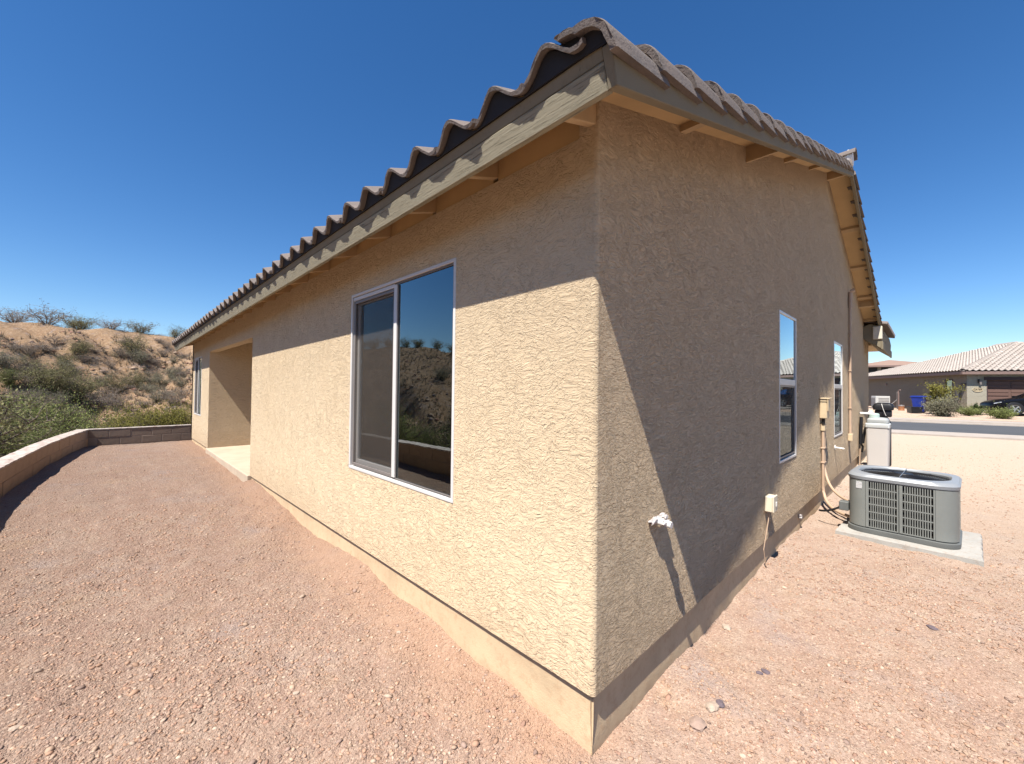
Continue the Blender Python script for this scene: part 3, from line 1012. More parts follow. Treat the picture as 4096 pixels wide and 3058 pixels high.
# ---- windows
def frame_ring(m, P, u0, u1, z0, z1, wd, d0, d1, bev=0.003):
    """P maps (u,d,z) boxes; four bars butted at the corners"""
    for a, b, c, d in ((u0, u1, z0, z0+wd), (u0, u1, z1-wd, z1), (u0, u0+wd, z0+wd, z1-wd), (u1-wd, u1, z0+wd, z1-wd)):
        P(m, a, b, d0, d1, c, d, bev)
def Pl(m, u0, u1, d0, d1, z0, z1, bev):      # long wall (x = depth)
    m.box((d0, u0, z0), (d1, u1, z1), bev)
def Pg(m, u0, u1, d0, d1, z0, z1, bev):      # gable wall (y = depth)
    m.box((u0, d0, z0), (u1, d1, z1), bev)
def pane(P, u0, u1, d, z0, z1, name, mat, parent):
    m = MB(); P(m, u0, u1, d, d+0.004, z0, z1, 0)
    return m.build(name, mat, parent)

def slider(name_label, P, W, mull, split_first, curtain=True):
    """horizontal slider: fixed pane near the corner, screened sash at the far side"""
    u0, u1, z0, z1 = W
    m = MB()
    frame_ring(m, P, u0-0.004, u1+0.004, z0-0.002, z1+0.002, 0.024, -0.005, 0.06)
    P(m, mull-0.021, mull+0.021, -0.002, 0.055, z0+0.038, z1-0.038, 0.003)
    P(m, mull+0.022, u1-0.026, 0.004, 0.016, z1-0.056, z1-0.027, 0.002)
    win = m.build('window', VINYL, HOUSE)
    m = MB()
    frame_ring(m, P, mull+0.022, u1-0.034, z0+0.030, z1-0.060, 0.024, 0.008, 0.026, 0.002)
    m.build('screen_frame', GREYV, win)
    pane(P, mull+0.045, u1-0.057, 0.016, z0+0.053, z1-0.083, 'insect_screen', SCREEN, win)
    m = MB(); frame_ring(m, P, mull+0.02, u1-0.04, z0+0.04, z1-0.05, 0.045, 0.034, 0.06, 0.002); m.build('sash', VINYL, win)
    pane(P, mull+0.06, u1-0.08, 0.047, z0+0.08, z1-0.09, 'pane', GLASS_C, win)
    pane(P, u0+0.028, mull-0.020, 0.016, z0+0.028, z1-0.028, 'pane', GLASS, win)
    m = MB()
    frame_ring(m, P, u0+0.0285, mull-0.0215, z0+0.0285, z1-0.0285, 0.006, 0.006, 0.014, 0.0)
    m.build('glazing_bead', GREYV, win)
    if curtain:
        m = MB()
        n = 26
        rows = []
        for z, spread in ((z0-0.1, 1.0), ((z0+z1)/2, 0.75), (z1+0.02, 0.62)):
            rows.append([(u1-0.05-0.36*spread*i/n, 0.085+0.018*math.sin(i*1.25), z) for i in range(n+1)])
        vs = [m.verts([((d, u, z) if P is Pl else (u, d, z)) for u, d, z in r]) for r in rows]
        for a, b in zip(vs, vs[1:]):
            for i in range(n):
                m.bm.faces.new((a[i], a[i+1], b[i+1], b[i]))
        m.build('curtain', CURT, win, True)
    return win
slider('', Pl, WIN1, 1.818, True)
slider('', Pl, WIN2, 11.5, True, False)

def hung(P, W):
    u0, u1, z0, z1 = W
    m = MB()
    frame_ring(m, P, u0-0.004, u1+0.004, z0-0.002, z1+0.002, 0.026, -0.004, 0.06)
    zm = 1.70
    P(m, u0+0.036, u1-0.036, 0.0, 0.055, zm-0.03, zm+0.035, 0.003)
    win = m.build('window', VINYL, HOUSE)
    pane(P, u0+0.024, u1-0.024, 0.008, zm+0.033, z1-0.024, 'pane', GLASS, win)
    pane(P, u0+0.034, u1-0.034, 0.020, z0+0.034, zm-0.028, 'pane', GLASS, win)
    m = MB(); frame_ring(m, P, u0+0.038, u1-0.038, z0+0.038, zm-0.032, 0.018, 0.004, 0.014, 0.002); m.build('screen_frame', GREYV, win)
    pane(P, u0+0.054, u1-0.054, 0.009, z0+0.054, zm-0.048, 'insect_screen', SCREEN, win)
    return win
hung(Pg, GW1); hung(Pg, GW2)

# ------------------------------------------------------------------ retaining wall: blocks on a mortar core
RW = thing('block_wall', 'low curving concrete block retaining wall with pale stained cap beside the gravel', 'wall', (0, 0, 0))
def path_pts(step):
    P_ = [Vector((a, b, 0)) for a, b in WALL_IN]
    out = [P_[0].copy()]
    rem = step
    for a, b in zip(P_, P_[1:]):
        L = (b-a).length; d = (b-a)/L; pos = 0
        while L-pos >= rem:
            pos += rem; out.append(a+d*pos); rem = step
        rem -= L-pos
    return out
TOPZ = 0.525
def blocks_along(pts, courses, mat, off_odd):
    meshes = {}
    for c, (z0, z1) in enumerate(courses):
        for i, (a, b) in enumerate(zip(pts, pts[1:])):
            d = (b-a); L = d.length; d.normalize()
            key = (round(L, 2), c)
            if key not in meshes:
                m = MB(); g_ = 0.003 if mat is BLOCKT else 0.007; m.box((g_, 0, g_), (L-g_, 0.19, z1-z0-g_), 0.003 if mat is BLOCKT else 0.005)
                meshes[key] = m.mesh('block', mat)
            nrm = Vector((-d.y, d.x, 0))
            o = link('block', meshes[key], RW)
            o.matrix_local = Matrix((d, nrm, Vector((0, 0, 1)))).transposed().to_4x4()
            sh_ = d*(L*0.5 if (c % 2) else 0)
            jit = nrm*rt_.uniform(-.003, .003)
            o.location = Vector((a.x, a.y, z0))+sh_+jit+(nrm*0.0)
courses = [(-0.06, 0.12), (0.12, 0.31), (0.31, 0.50)]
pp = path_pts(0.4)
blocks_along(pp, courses, BLOCKT, 0)
farp = [Vector((-1.935+0.4*i, 13.02+0.018*i, 0)) for i in range(15)]
def run_core(name, P_, z0, z1, i0, i1, mat, bev=0, wav=0.0, zw=0.0):
    m = MB()
    rg = []
    for k, p in enumerate(P_):
        d = (P_[min(k+1, len(P_)-1)]-P_[max(k-1, 0)]).normalized()
        n = Vector((-d.y, d.x, 0))
        a = i0+wav*rt_.uniform(-1, 1); b = i1+wav*rt_.uniform(-1, 1); zt = z1+zw*rt_.uniform(-1, 1)
        rg.append([p+n*a+Vector((0, 0, z0)), p+n*b+Vector((0, 0, z0)), p+n*b+Vector((0, 0, zt)), p+n*a+Vector((0, 0, zt))])
    m.loft(rg)
    return m.build(name, mat, RW)
# far blocks face the camera: their wall lies beyond the path line
blocks_along(farp, courses, BLOCK, 0)
run_core('mortar_core', path_pts(0.2)+[Vector((-1.885, 13.06, 0))], -0.5, 0.50, 0.0055, 0.18, MORTAR)
run_core('mortar_core', [farp[0], farp[-1]], -0.5, 0.50, 0.0055, 0.18, MORTAR)
run_core('wall_cap', path_pts(0.1)+[Vector((-1.88, 13.06, 0))], 0.50, TOPZ, -0.006, 0.21, CAPM, 0, 0.004, 0.004)
run_core('wall_cap', farp, 0.503, TOPZ-0.004, -0.006, 0.20, CAPM, 0, 0.003, 0.002)

# ------------------------------------------------------------------ things fixed to the gable wall
# disconnect box with its conduits
t = thing('disconnect_box', 'beige electrical disconnect box on the gable wall with bent conduits to the condenser', 'electrical box', (5.42, 0, 1.24))
m = MB(); m.box((0, -0.085, 0), (0.17, -0.002, 0.27), 0.008); m.build('body', BEIGE, t)
m = MB(); m.box((-0.008, -0.10, 0.10), (0.178, -0.086, 0.275), 0.006); m.box((-0.012, -0.115, 0.265), (0.182, -0.002, 0.285), 0.005); m.build('cover', BEIGE, t)
m = MB(); m.box((-0.003, -0.089, 0.225), (0.173, -0.001, 0.234)); m.build('seam', DARKM, t)
m = MB(); m.tube([(0.05, -0.04, 0.0), (0.055, -0.035, -0.08)], 0.02, 10); m.build('connector', DARKM, t, True)
def bez(p, n=14):
    p = [Vector(q) for q in p]
    out = []
    for i in range(n+1):
        u = i/n
        q = list(p)
        while len(q) > 1:
            q = [a.lerp(b, u) for a, b in zip(q, q[1:])]
        out.append(q[0])
    return out
m = MB()
m.tube([(0.08, -0.03, -0.06), (0.08, -0.03, -0.95)] + bez([(0.08, -0.03, -0.95), (0.08, -0.04, -1.18), (-0.25, -0.18, -1.19), (-0.62, -0.42, -1.13)]), 0.019, 10)
m.build('line_set', TANP, t, True)
m = MB()
m.tube([(0.16, -0.03, -0.10), (0.16, -0.03, -0.62)] + bez([(0.16, -0.03, -0.62), (0.14, -0.05, -0.95), (-0.15, -0.20, -1.0), (-0.50, -0.40, -0.98)]), 0.017, 10)
m.build('conduit', TANP, t, True)
m = MB()
for z in (-0.10, -0.42, -0.62):
    m.box((0.055, -0.052, z), (0.19, -0.003, z+0.02), 0.003)
m.build('strap', TANP, t)
m = MB(); m.box((0.05, -0.055, -0.18), (0.12, -0.004, -0.06), 0.012); m.build('fitting', BEIGE, t)

t = thing('outlet_box', 'small cream weatherproof outlet box low on the gable wall with a thin cable', 'outlet', (2.70, 0, 0.515))
bx('body', CREAM, t, (0, -0.062, 0), (0.12, -0.002, 0.14), 0.006)
bx('cover', CREAM, t, (-0.004, -0.078, 0.0), (0.124, -0.063, 0.145), 0.005)
bx('latch', PVC, t, (0.05, -0.086, 0.05), (0.075, -0.079, 0.09), 0.002)
m = MB(); m.tube([(0.05, -0.03, 0.0), (0.04, -0.025, -0.08), (-0.02, -0.02, -0.2), (-0.06, -0.012, -0.33), (-0.03, -0.02, -0.47), (0.01, -0.03, -0.52)], 0.004, 6); m.build('cable', TANP, t, True)

t = thing('wall_conduit', 'tall tan pipe running up the gable wall to a square box at its foot', 'pipe', (8.36, 0, 0.70))
m = MB(); m.tube([(0, -0.03, 0.10), (0, -0.03, 2.55)], 0.021, 10); m.build('pipe', TANP, t, True)
m = MB(); m.tube([(0, -0.03, 2.5), (0, -0.035, 2.72), (0, -0.04, 2.80)], 0.032, 10); m.tube([(0, -0.04, 2.80), (0.0, -0.10, 2.83)], 0.036, 10); m.build('pipe_head', TANP, t, True)
bx('foot_box', BEIGE, t, (-0.07, -0.07, 0), (0.08, -0.002, 0.13), 0.006)
m = MB()
for z in (0.6, 1.3, 2.0):
    m.box((-0.035, -0.055, z), (0.035, -0.002, z+0.018), 0.003)
m.build('strap', TANP, t)

def lump(m, c, r, seed, n=2, sq=(1, 1, 1), amp=0.3):
    rnd = random.Random(seed)
    g = bmesh.ops.create_icosphere(m.bm, subdivisions=n, radius=1.0)
    for v in g['verts']:
        k = 1+amp*rnd.uniform(-1, 1)
        v.co = Vector((c[0]+v.co.x*r*sq[0]*k, c[1]+v.co.y*r*sq[1]*k, c[2]+v.co.z*r*sq[2]*k))
t = thing('hose_bib', 'capped wall pipe wrapped in ragged white foam near the house corner', 'pipe', (0.56, 0, 0.90))
m = MB(); m.tube([(0, 0, 0), (0.0, -0.10, -0.005)], 0.018, 10); m.build('pipe', PVC, t, True)
m = MB()
for k, (dx, dy, dz, r) in enumerate(((-0.03, -0.015, 0.005, .035), (0.03, -0.02, 0.0, .035), (0.07, -0.02, 0.012, .03), (0.0, -0.07, 0.0, .03), (0.10, -0.014, -0.01, .022), (0.03, -0.05, 0.02, .025))):
    lump(m, (dx*0.9, dy, dz), r*0.72, k, 2, (1.5, 0.7, 0.7), 0.4)
m.build('foam', FOAM, t)
t = thing('pipe_stub', 'short white plastic pipe stub poking from the wall past the disconnect box', 'pipe', (6.74, 0, 0.72))
m = MB(); m.tube([(0, 0, 0), (0.01, -0.12, -0.012)], 0.015, 10); m.build('pipe', PVC, t, True)
m = MB(); m.lathe([(0.02, 0), (0.04, 0.0), (0.038, 0.008), (0.02, 0.009)], 12, (0, 0, 0), Matrix.Translation((0, -0.003, 0)) @ Matrix.Rotation(R(90), 4, 'X')); m.build('flange', PVC, t, True)
t = thing('drain_stub', 'broken pale pipe end set in the footing below the outlet', 'pipe', (4.25, 0.02, 0.135))
m = MB(); m.tube([(0, 0, 0), (0, -0.03, 0)], 0.02, 10); m.build('pipe', PVC, t, True)
m = MB(); lump(m, (-0.012, -0.012, 0.018), 0.02, 4, 1); lump(m, (0.014, -0.012, -0.014), 0.018, 5, 1); m.build('mortar_crumb', FOAM, t)

# ------------------------------------------------------------------ condenser and pad
PA = R(-3)
m = MB()
rnd = random.Random(4)
ring = []
def irregular_slab(x0, x1, y0, y1, z0, z1, n=18):
    pts = []
    for a, b, c, d in ((x0, y0, x1, y0), (x1, y0, x1, y1), (x1, y1, x0, y1), (x0, y1, x0, y0)):
        for i in range(n):
            pts.append((a+(c-a)*i/n+rnd.uniform(-.006, .006), b+(d-b)*i/n+rnd.uniform(-.006, .006)))
    return [[(x, y, z) for x, y in pts] for z in (z0, z1-0.012)]+[[(x*0.988, y*0.988, z1) for x, y in pts]]
m.loft(irregular_slab(-0.53, 0.55, -0.55, 0.55, -0.10, 0.055))
AC_C = (4.84, -0.85)
pad = m.build('concrete_pad', PADC, None, False, (AC_C[0]-0.02, AC_C[1]-0.03, 0.0))
pad.rotation_euler = (0, 0, PA)
tag(pad, 'rough pale concrete pad under the grey air conditioner', 'pad')

AC = thing('air_conditioner', 'grey air conditioning condenser with louvred sides standing on the concrete pad', 'air conditioner', (AC_C[0], AC_C[1], 0.055), PA)
HW = 0.43; RC = 0.16; AH = 0.645
def rrect(hw, r, z, n=8):
    pts = []
    for cx, cy, a0 in ((hw-r, hw-r, 0), (-hw+r, hw-r, 90), (-hw+r, -hw+r, 180), (hw-r, -hw+r, 270)):
        for i in range(n+1):
            a = R(a0+90*i/n)
            pts.append((cx+r*math.cos(a), cy+r*math.sin(a), z))
    return pts
m = MB(); m.loft([rrect(HW-0.035, RC, 0.03), rrect(HW-0.035, RC, AH-0.06)]); m.build('coil', COIL, AC, True)
m = MB()
m.loft([rrect(HW+0.008, RC, 0.0), rrect(HW+0.012, RC, 0.018), rrect(HW+0.012, RC, 0.05), rrect(HW+0.002, RC, 0.056)])
m.loft([rrect(HW-0.012, RC, 0.0565), rrect(HW-0.012, RC, 0.066)])
m.build('base_pan', ACD, AC, True)
def ring_loft(m, profs):
    m._open(profs+[profs[0]])
m = MB()
def circ(r, z, n=36):
    # matched to rrect point count (4*(8+1) = 36), starting at the same corner direction
    return [(r*math.cos(math.atan2(p[1], p[0])), r*math.sin(math.atan2(p[1], p[0])), z) for p in rrect(HW, RC, z)]
ring_loft(m, [rrect(HW-0.02, RC, AH-0.065), rrect(HW+0.008, RC+.01, AH-0.062), rrect(HW+0.012, RC+.01, AH-0.03), rrect(HW-0.005, RC+.03, AH-0.004), rrect(HW-0.022, RC+.05, AH), rrect(HW-0.055, 0.30, AH+0.002), rrect(HW-0.065, 0.30, AH-0.012), rrect(HW-0.065, 0.30, AH-0.065)])
m.build('top_rim', ACL, AC, True)
# corner posts
for k, (cx, cy, a0) in enumerate(((HW-RC, HW-RC, 0), (-HW+RC, HW-RC, 90), (-HW+RC, -HW+RC, 180), (HW-RC, -HW+RC, 270))):
    m = MB()
    n = 10
    o_, i_ = [], []
    for i in range(n+1):
        a = R(a0+90*i/n)
        o_.append((cx+RC*math.cos(a), cy+RC*math.sin(a))); i_.append((cx+(RC-.012)*math.cos(a), cy+(RC-.012)*math.sin(a)))
    lp = o_+i_[::-1]
    m.loft([[(x, y, z) for x, y in lp] for z in (0.067, AH-0.066)])
    m.build('corner_post', ACG, AC, True)
# louvre panels: two to a side
def louvre():
    m = MB()
    z0, z1 = 0.068, AH-0.068
    u0, u1 = -HW+RC+0.002, HW-RC-0.002
    fr = 0.014
    for a, b in ((u0, -0.0025), (0.0025, u1)):
        # frame
        m.box((a, HW-0.012, z0), (a+fr, HW, z1), 0.002); m.box((b-fr-0.012, HW-0.012, z0), (b, HW, z1), 0.002)
        rows = 7
        zs_ = np.linspace(z0, z1-0.008, rows)
        for z in zs_:
            m.box((a+fr, HW-0.011, z), (b-fr-0.012, HW-0.001, z+0.010))
        nv_ = 12
        for i in range(1, nv_):
            u = a+fr+(b-a-2*fr-0.012)*i/nv_
            m.box((u-0.0042, HW-0.010, z0+0.01), (u+0.0042, HW-0.002, z1-0.01))
    return m.mesh('louvre_panel', ACG)
lm = louvre()
for k in range(4):
    o = link('louvre_panel', lm, AC, None, (0, 0, R(90*k)))
# fan guard
m = MB()
for r_ in np.linspace(0.08, 0.355, 15):
    n = 40
    m.tube([(r_*math.cos(2*math.pi*i/n), r_*math.sin(2*math.pi*i/n), AH-0.004-0.02*(r_/0.36)**2) for i in range(n+1)], 0.0028, 4)
for k in range(8):
    a = R(45*k+10)
    m.tube([(0.03*math.cos(a), 0.03*math.sin(a), AH-0.002), (0.36*math.cos(a), 0.36*math.sin(a), AH-0.02)], 0.003, 4)
m.lathe([(0.0, 0), (0.085, 0), (0.08, 0.006), (0.001, 0.008)], 20, (0, 0, AH-0.006))
m.build('fan_guard', BLACKP, AC)
m = MB(); m.tube([(-0.36, 0.0, AH+0.004), (0.36, 0.0, AH+0.004)], 0.004, 6); m.build('guard_rod', CHROME, AC)
m = MB()
for k in range(4):
    a = R(90*k+20)
    c, s_ = math.cos(a), math.sin(a)
    w_ = 0.10
    m.poly([(0.05*c-.03*s_, 0.05*s_+.03*c, AH-.10), (0.32*c-w_*s_, 0.32*s_+w_*c, AH-.12), (0.32*c+w_*s_, 0.32*s_-w_*c, AH-.07), (0.05*c+.03*s_, 0.05*s_-.03*c, AH-.08)])
m.lathe([(0.0, 0), (0.06, 0), (0.06, 0.06), (0.001, 0.07)], 16, (0, 0, AH-.14))
m.build('fan', DARKM, AC)
m = MB(); m.lathe([(0.0, 0), (0.358, 0), (0.358, 0.003), (0.0, 0.004)], 32, (0, 0, AH-0.2)); m.build('fan_well', COIL, AC)
# service corner: sticker and electrical whip box on the wall side
m = MB()
a = R(160)
cx, cy = -HW+RC, HW-RC
m.box((-0.028, -0.0015, 0), (0.028, 0.0015, 0.075), 0)
o = m.build('sticker', STICK, AC)
o.location = (cx+(RC+.001)*math.cos(a), cy+(RC+.001)*math.sin(a), AH-0.165); o.rotation_euler = (0, 0, a+R(90))
bx('service_box', ACD, AC, (-0.33, HW+0.002, 0.18), (-0.22, HW+0.09, 0.28), 0.006)
m = MB(); m.tube(bez([(-0.28, HW+0.09, 0.20), (-0.3, HW+0.2, 0.12), (-0.2, HW+0.3, 0.1)], 8), 0.012, 8); m.build('cable', BLACKP, AC, True)

# ------------------------------------------------------------------ water softener
t = thing('water_softener', 'pale grey boxy water softener with domed grey lid near the far end of the wall', 'water tank', (10.02, -0.315, 0.0))
def sq(hx, hy, r, z, n=6):
    pts = []
    for cx, cy, a0 in ((hx-r, hy-r, 0), (-hx+r, hy-r, 90), (-hx+r, -hy+r, 180), (hx-r, -hy+r, 270)):
        for i in range(n+1):
            a = R(a0+90*i/n)
            pts.append((cx+r*math.cos(a), cy+r*math.sin(a), z))
    return pts
m = MB(); m.loft([sq(0.20, 0.165, 0.04, 0), sq(0.215, 0.185, 0.05, 0.87)]); m.build('tank', SOFTW, t, True)
m = MB(); m.loft([sq(0.225, 0.19, 0.05, 0.872), sq(0.23, 0.195, 0.05, 0.88), sq(0.23, 0.195, 0.05, 0.95), sq(0.215, 0.18, 0.05, 0.965)]); m.build('collar', SOFTL, t, True)
m = MB(); m.loft([sq(0.19, 0.165, 0.06, 0.966), sq(0.20, 0.175, 0.07, 0.985), sq(0.195, 0.17, 0.08, 1.04), sq(0.16, 0.14, 0.09, 1.075), sq(0.08, 0.07, 0.05, 1.085)]); m.build('lid', SOFTG, t, True)
m = MB(); m.lathe([(0.07, 0), (0.088, 0.01), (0.088, 0.075), (0.07, 0.095), (0.02, 0.10)], 22, (-0.03, 0.06, 1.072)); m.build('salt_cap', MINT, t, True)
m = MB(); m.box((-0.02, 0.10, 1.02), (0.04, 0.16, 1.15), 0.008); m.build('valve_bracket', BLACKP, t)
t = thing('filter_head', 'black valve head on a dark tank standing behind the water softener', 'valve', (10.72, -0.36, 0.0))
m = MB(); m.lathe([(0.10, 0), (0.13, 0.02), (0.13, 0.95), (0.08, 1.05), (0.06, 1.08)], 20); m.build('tank', BLACKP, t, True)
m = MB(); m.box((-0.10, -0.14, 1.07), (0.10, 0.14, 1.22), 0.02, None, 2); m.loft([sq(0.13, 0.165, 0.05, 1.222), sq(0.14, 0.18, 0.06, 1.30), sq(0.12, 0.15, 0.07, 1.36), sq(0.07, 0.09, 0.05, 1.385)]); m.build('valve_cover', BLACKP, t, True)
m = MB(); m.tube(bez([(-0.14, 0.02, 1.36), (-0.20, 0.0, 1.25), (-0.14, -0.05, 1.1)], 8), 0.006, 6); m.build('hose', PVC, t, True)
t = thing('water_pipes', 'black insulated water pipes with a white valve on the wall beside the softener', 'pipes', (9.95, 0, 0.30))
m = MB()
m.tube([(0, -0.04, 0.2), (0.0, -0.045, 0.55), (0.02, -0.05, 0.78)], 0.03, 9)
m.tube(bez([(0.05, -0.07, 0.22), (0.03, -0.10, 0.5), (0.10, -0.14, 0.7), (0.12, -0.22, 0.80)], 10), 0.026, 9)
m.tube([(0, -0.04, 0.22), (0.05, -0.07, 0.14), (0.05, -0.06, 0.02)], 0.02, 8)
m.build('insulation', BLACKP, t, True)
m = MB(); m.tube([(-0.02, -0.03, 0.86), (0.02, -0.20, 0.86)], 0.026, 10); m.lathe([(0.02, 0), (0.045, 0.01), (0.05, 0.05), (0.03, 0.09), (0.01, 0.10)], 14, (0.02, -0.20, 0.83)); m.build('valve', PVC, t, True)
m = MB(); m.tube([(0.0, -0.02, -0.3), (0.0, -0.03, 0.1)], 0.012, 8); m.build('riser', TANP, t, True)
# ------------------------------------------------------------------ across the street
def nb(a, b, z=0.0):
    """neighbour coordinates: a metres along the front from its left corner, b metres into the lot"""
    q = NC+NWD*a+NSD*b
    return (float(q[0]), float(q[1]), z)
NC = np.array((40.0, -2.95))
NROT = math.atan2(-0.896, 0.444)              # local x along the front, local y = into the lot
N = thing('neighbour_house', 'grey brown stucco house with pale tiled hip roof and brown garage door across the street', 'house', (40.0, -2.95, 0.37), NROT)
NWID, NLEN, NE = 13.4, 15.5, 2.74             # front width, depth, eave height
GD0, GD1, GDH = 1.02, 5.9, 2.17
m = MB()
def nwall(m, pts):
    m.poly(pts)
# front wall with garage opening (front is local y=0)
rect_wall(m, 0.0, 'x', (0, NWID), (-0.2, NE), [(GD0, GD1, -0.2, GDH)], 0.15)
m.build('front_wall', STUCCO_P, N)
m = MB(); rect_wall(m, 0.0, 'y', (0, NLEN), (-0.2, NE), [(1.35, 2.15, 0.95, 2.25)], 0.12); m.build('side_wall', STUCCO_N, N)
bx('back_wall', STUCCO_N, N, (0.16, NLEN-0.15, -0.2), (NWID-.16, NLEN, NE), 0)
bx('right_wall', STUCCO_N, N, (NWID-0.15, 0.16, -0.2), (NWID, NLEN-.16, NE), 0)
m = MB(); frame_ring(m, Pl, 1.35, 2.15, 0.95, 2.25, 0.06, -0.03, 0.05); wn = m.build('window', TRIMD, N)
pane(Pl, 1.41, 2.09, 0.02, 1.01, 2.19, 'pane', GLASS, wn)
bx('window_back', COIL, wn, (0.2, 1.3, 0.9), (0.25, 2.2, 2.3), 0)
# garage door: four sections with raised panels
G = bx('garage_door', GARAGE, N, (GD0-.02, 0.13, -0.05), (GD1+.02, 0.16, GDH+.02), 0)
for r_ in range(4):
    for c in range(4):
        m = MB()
        x0 = GD0+0.10+c*1.19; z0 = 0.06+r_*0.53
        m.box((x0, 0.095, z0), (x0+1.06, 0.1295, z0+0.19), 0.012); m.box((x0, 0.095, z0+0.22), (x0+1.06, 0.1295, z0+0.42), 0.012)
        m.build('door_panel', GARAGE, G)
m = MB()
m.box((GD0-0.14, -0.05, GDH), (GD1+0.14, 0.0, GDH+0.22), 0.006); m.box((GD0-0.001, -0.012, -0.1), (GD0+0.05, 0.13, GDH)); m.box((GD1-0.05, -0.012, -0.1), (GD1+.001, 0.13, GDH))
m.build('door_trim', TRIMD, N)
# wall lamp and oval sign
m = MB(); m.box((0.56, -0.03, 1.98), (0.68, -0.002, 2.24), 0.004); m.box((0.54, -0.17, 2.14), (0.72, -0.03, 2.19), 0.004); m.build('lamp_bracket', DARKM, N)
m = MB(); m.loft([sq(0.05, 0.05, 0.01, 0), sq(0.06, 0.06, 0.01, 0.28)]); o = m.build('lamp_shade', GREYV, N); o.location = (0.64, -0.11, 1.86)
m = MB(); m.lathe([(0.02, 0), (0.27, 0.0), (0.28, 0.015), (0.27, 0.035), (0.255, 0.032), (0.25, 0.024), (0.01, 0.024)], 30, (0, 0, 0), Matrix.Translation((0.55, -0.001, 1.52)) @ Matrix.Rotation(R(90), 4, 'X'), 1.0, 0.55)
sign = m.build('house_sign', basic('sign_stone', (0.42, 0.34, 0.22, 1), 0.7), N, True)
cu = bpy.data.curves.new('lettering', 'FONT'); cu.body = 'CATER'; cu.size = 0.20; cu.extrude = 0.006; cu.align_x = 'CENTER'; cu.align_y = 'CENTER'
tmp = bpy.data.objects.new('tmp', cu); COL.objects.link(tmp)
bpy.context.view_layer.update()
lme = bpy.data.meshes.new_from_object(tmp.evaluated_get(bpy.context.evaluated_depsgraph_get()))
bpy.data.objects.remove(tmp)
lme.materials.clear(); lme.materials.append(DARKM)
o = link('lettering', lme, sign); o.location = (0.55, -0.031, 1.53); o.rotation_euler = (R(90), 0, 0); o.scale = (0.72, 0.8, 1)
# meter box and conduit on the side wall near the corner
bx('meter_box', GREYV, N, (-0.14, 0.55, 0.85), (-0.002, 0.82, 1.45), 0.01)
bx('meter_post', TRIMD, N, (-0.12, 0.6, -0.1), (-0.004, 0.78, 0.84), 0.005)
bx('wall_vent', TRIMD, N, (-0.07, 0.05, 1.86), (-0.002, 0.5, 1.94), 0.004)
bx('wall_vent', TRIMN, N, (-0.06, 10.0, 1.95), (-0.002, 10.3, 2.1), 0.004)
# hip roof
NS = 0.34; OV = 0.45
def nroof_z(x, y):
    return NE+NS*min(x+OV, NWID+OV-x, y+OV, NLEN+OV-y)
m = MB()
c_ = [(-OV, -OV), (NWID+OV, -OV), (NWID+OV, NLEN+OV), (-OV, NLEN+OV)]
hw_ = (NWID+2*OV)/2
ap = (NWID/2, -OV+hw_, NE+NS*hw_); bp = (NWID/2, NLEN+OV-hw_, NE+NS*hw_)
v = m.verts([(x, y, NE) for x, y in c_]+[ap, bp])
for f in ((0, 1, 4), (1, 2, 5, 4), (2, 3, 5), (3, 0, 4, 5)):
    m.bm.faces.new([v[i] for i in f])
m.bm.faces.new([v[3], v[2], v[1], v[0]])
NR = m.build('roof', TILE_N, N)
m = MB()
for lo, hi in (((-OV-.03, -OV-.03, NE-0.20), (NWID+OV+.03, -OV, NE-0.003)), ((-OV-.03, -OV+.001, NE-0.20), (-OV, NLEN+OV, NE-0.003))):
    m.box(lo, hi, 0.006)
m.build('fascia', TRIMN, N)
# tiles: front slope and side slope, individually near the eave, the others joined
nang = math.atan(NS)
def ntile(seed):
    m = MB()
    rings = []
    for s in (0.0, 0.43):
        top, bot = [], []
        for i in range(9):
            v_ = -0.01+0.33*i/8
            h = 0.045-0.045*math.cos(2*math.pi*v_/0.32)
            lf = 0.055*(1-s/0.43)
            top.append((v_, s, h+0.022+lf)); bot.append((v_, s, h+lf-0.01))
        rings.append(top+bot[::-1])
    m.loft(rings)
    return m.mesh('roof_tile', TILE_N, True)
ntm = ntile(0)
def slope_frame(which):
    if which == 'front':      # u along x, s up slope towards +y
        return Vector((-OV, -OV, NE)), Vector((1, 0, 0)), Vector((0, math.cos(nang), math.sin(nang))), NWID+2*OV
    return Vector((-OV, NLEN+OV, NE)), Vector((0, -1, 0)), Vector((math.cos(nang), 0, math.sin(nang))), NLEN+2*OV
cnt = 0
cand = []
for which in ('front', 'side'):
    O, U, Sv, span = slope_frame(which)
    NV = U.cross(Sv)
    maxs = hw_/math.cos(nang)
    for r_ in range(int(maxs/0.38)+1):
        s = r_*0.38-0.05
        k = 0
        while k*0.32 < span-0.32:
            u = k*0.32
            e = s*math.cos(nang)+0.25
            if e-0.12 < u+0.16 < span-e+0.12:
                M = Matrix((U, Sv, NV)).transposed().to_4x4()
                M.translation = O+U*u+Sv*s+NV*0.01
                wp = N.matrix_basis @ M.translation if False else None
                cand.append((which, r_, k, M))
            k += 1
bpy.context.view_layer.update()
Nw = N.matrix_world.copy()
def cdist(c):
    p = Nw @ c[3].translation
    d = p-CAM
    zf = d.dot(Fv); xf = d.dot(R2)/max(zf, .1)
    return zf+(0 if -1.3 < xf < 1.27 else 100)
cand.sort(key=cdist)
for c in cand[:295]:
    o = link('roof_tile', ntm, NR); o.matrix_local = c[3]
vv = np.array([v_.co for v_ in ntm.vertices]); 
ff = [tuple(p.vertices) for p in ntm.polygons]
quads = np.array([f for f in ff if len(f) == 4])
Vall, Fall = [], []
for i, c in enumerate(cand[295:]):
    A = np.array(c[3])
    Vall.append(vv @ A[:3, :3].T + A[:3, 3]); Fall.append(quads+i*len(vv))
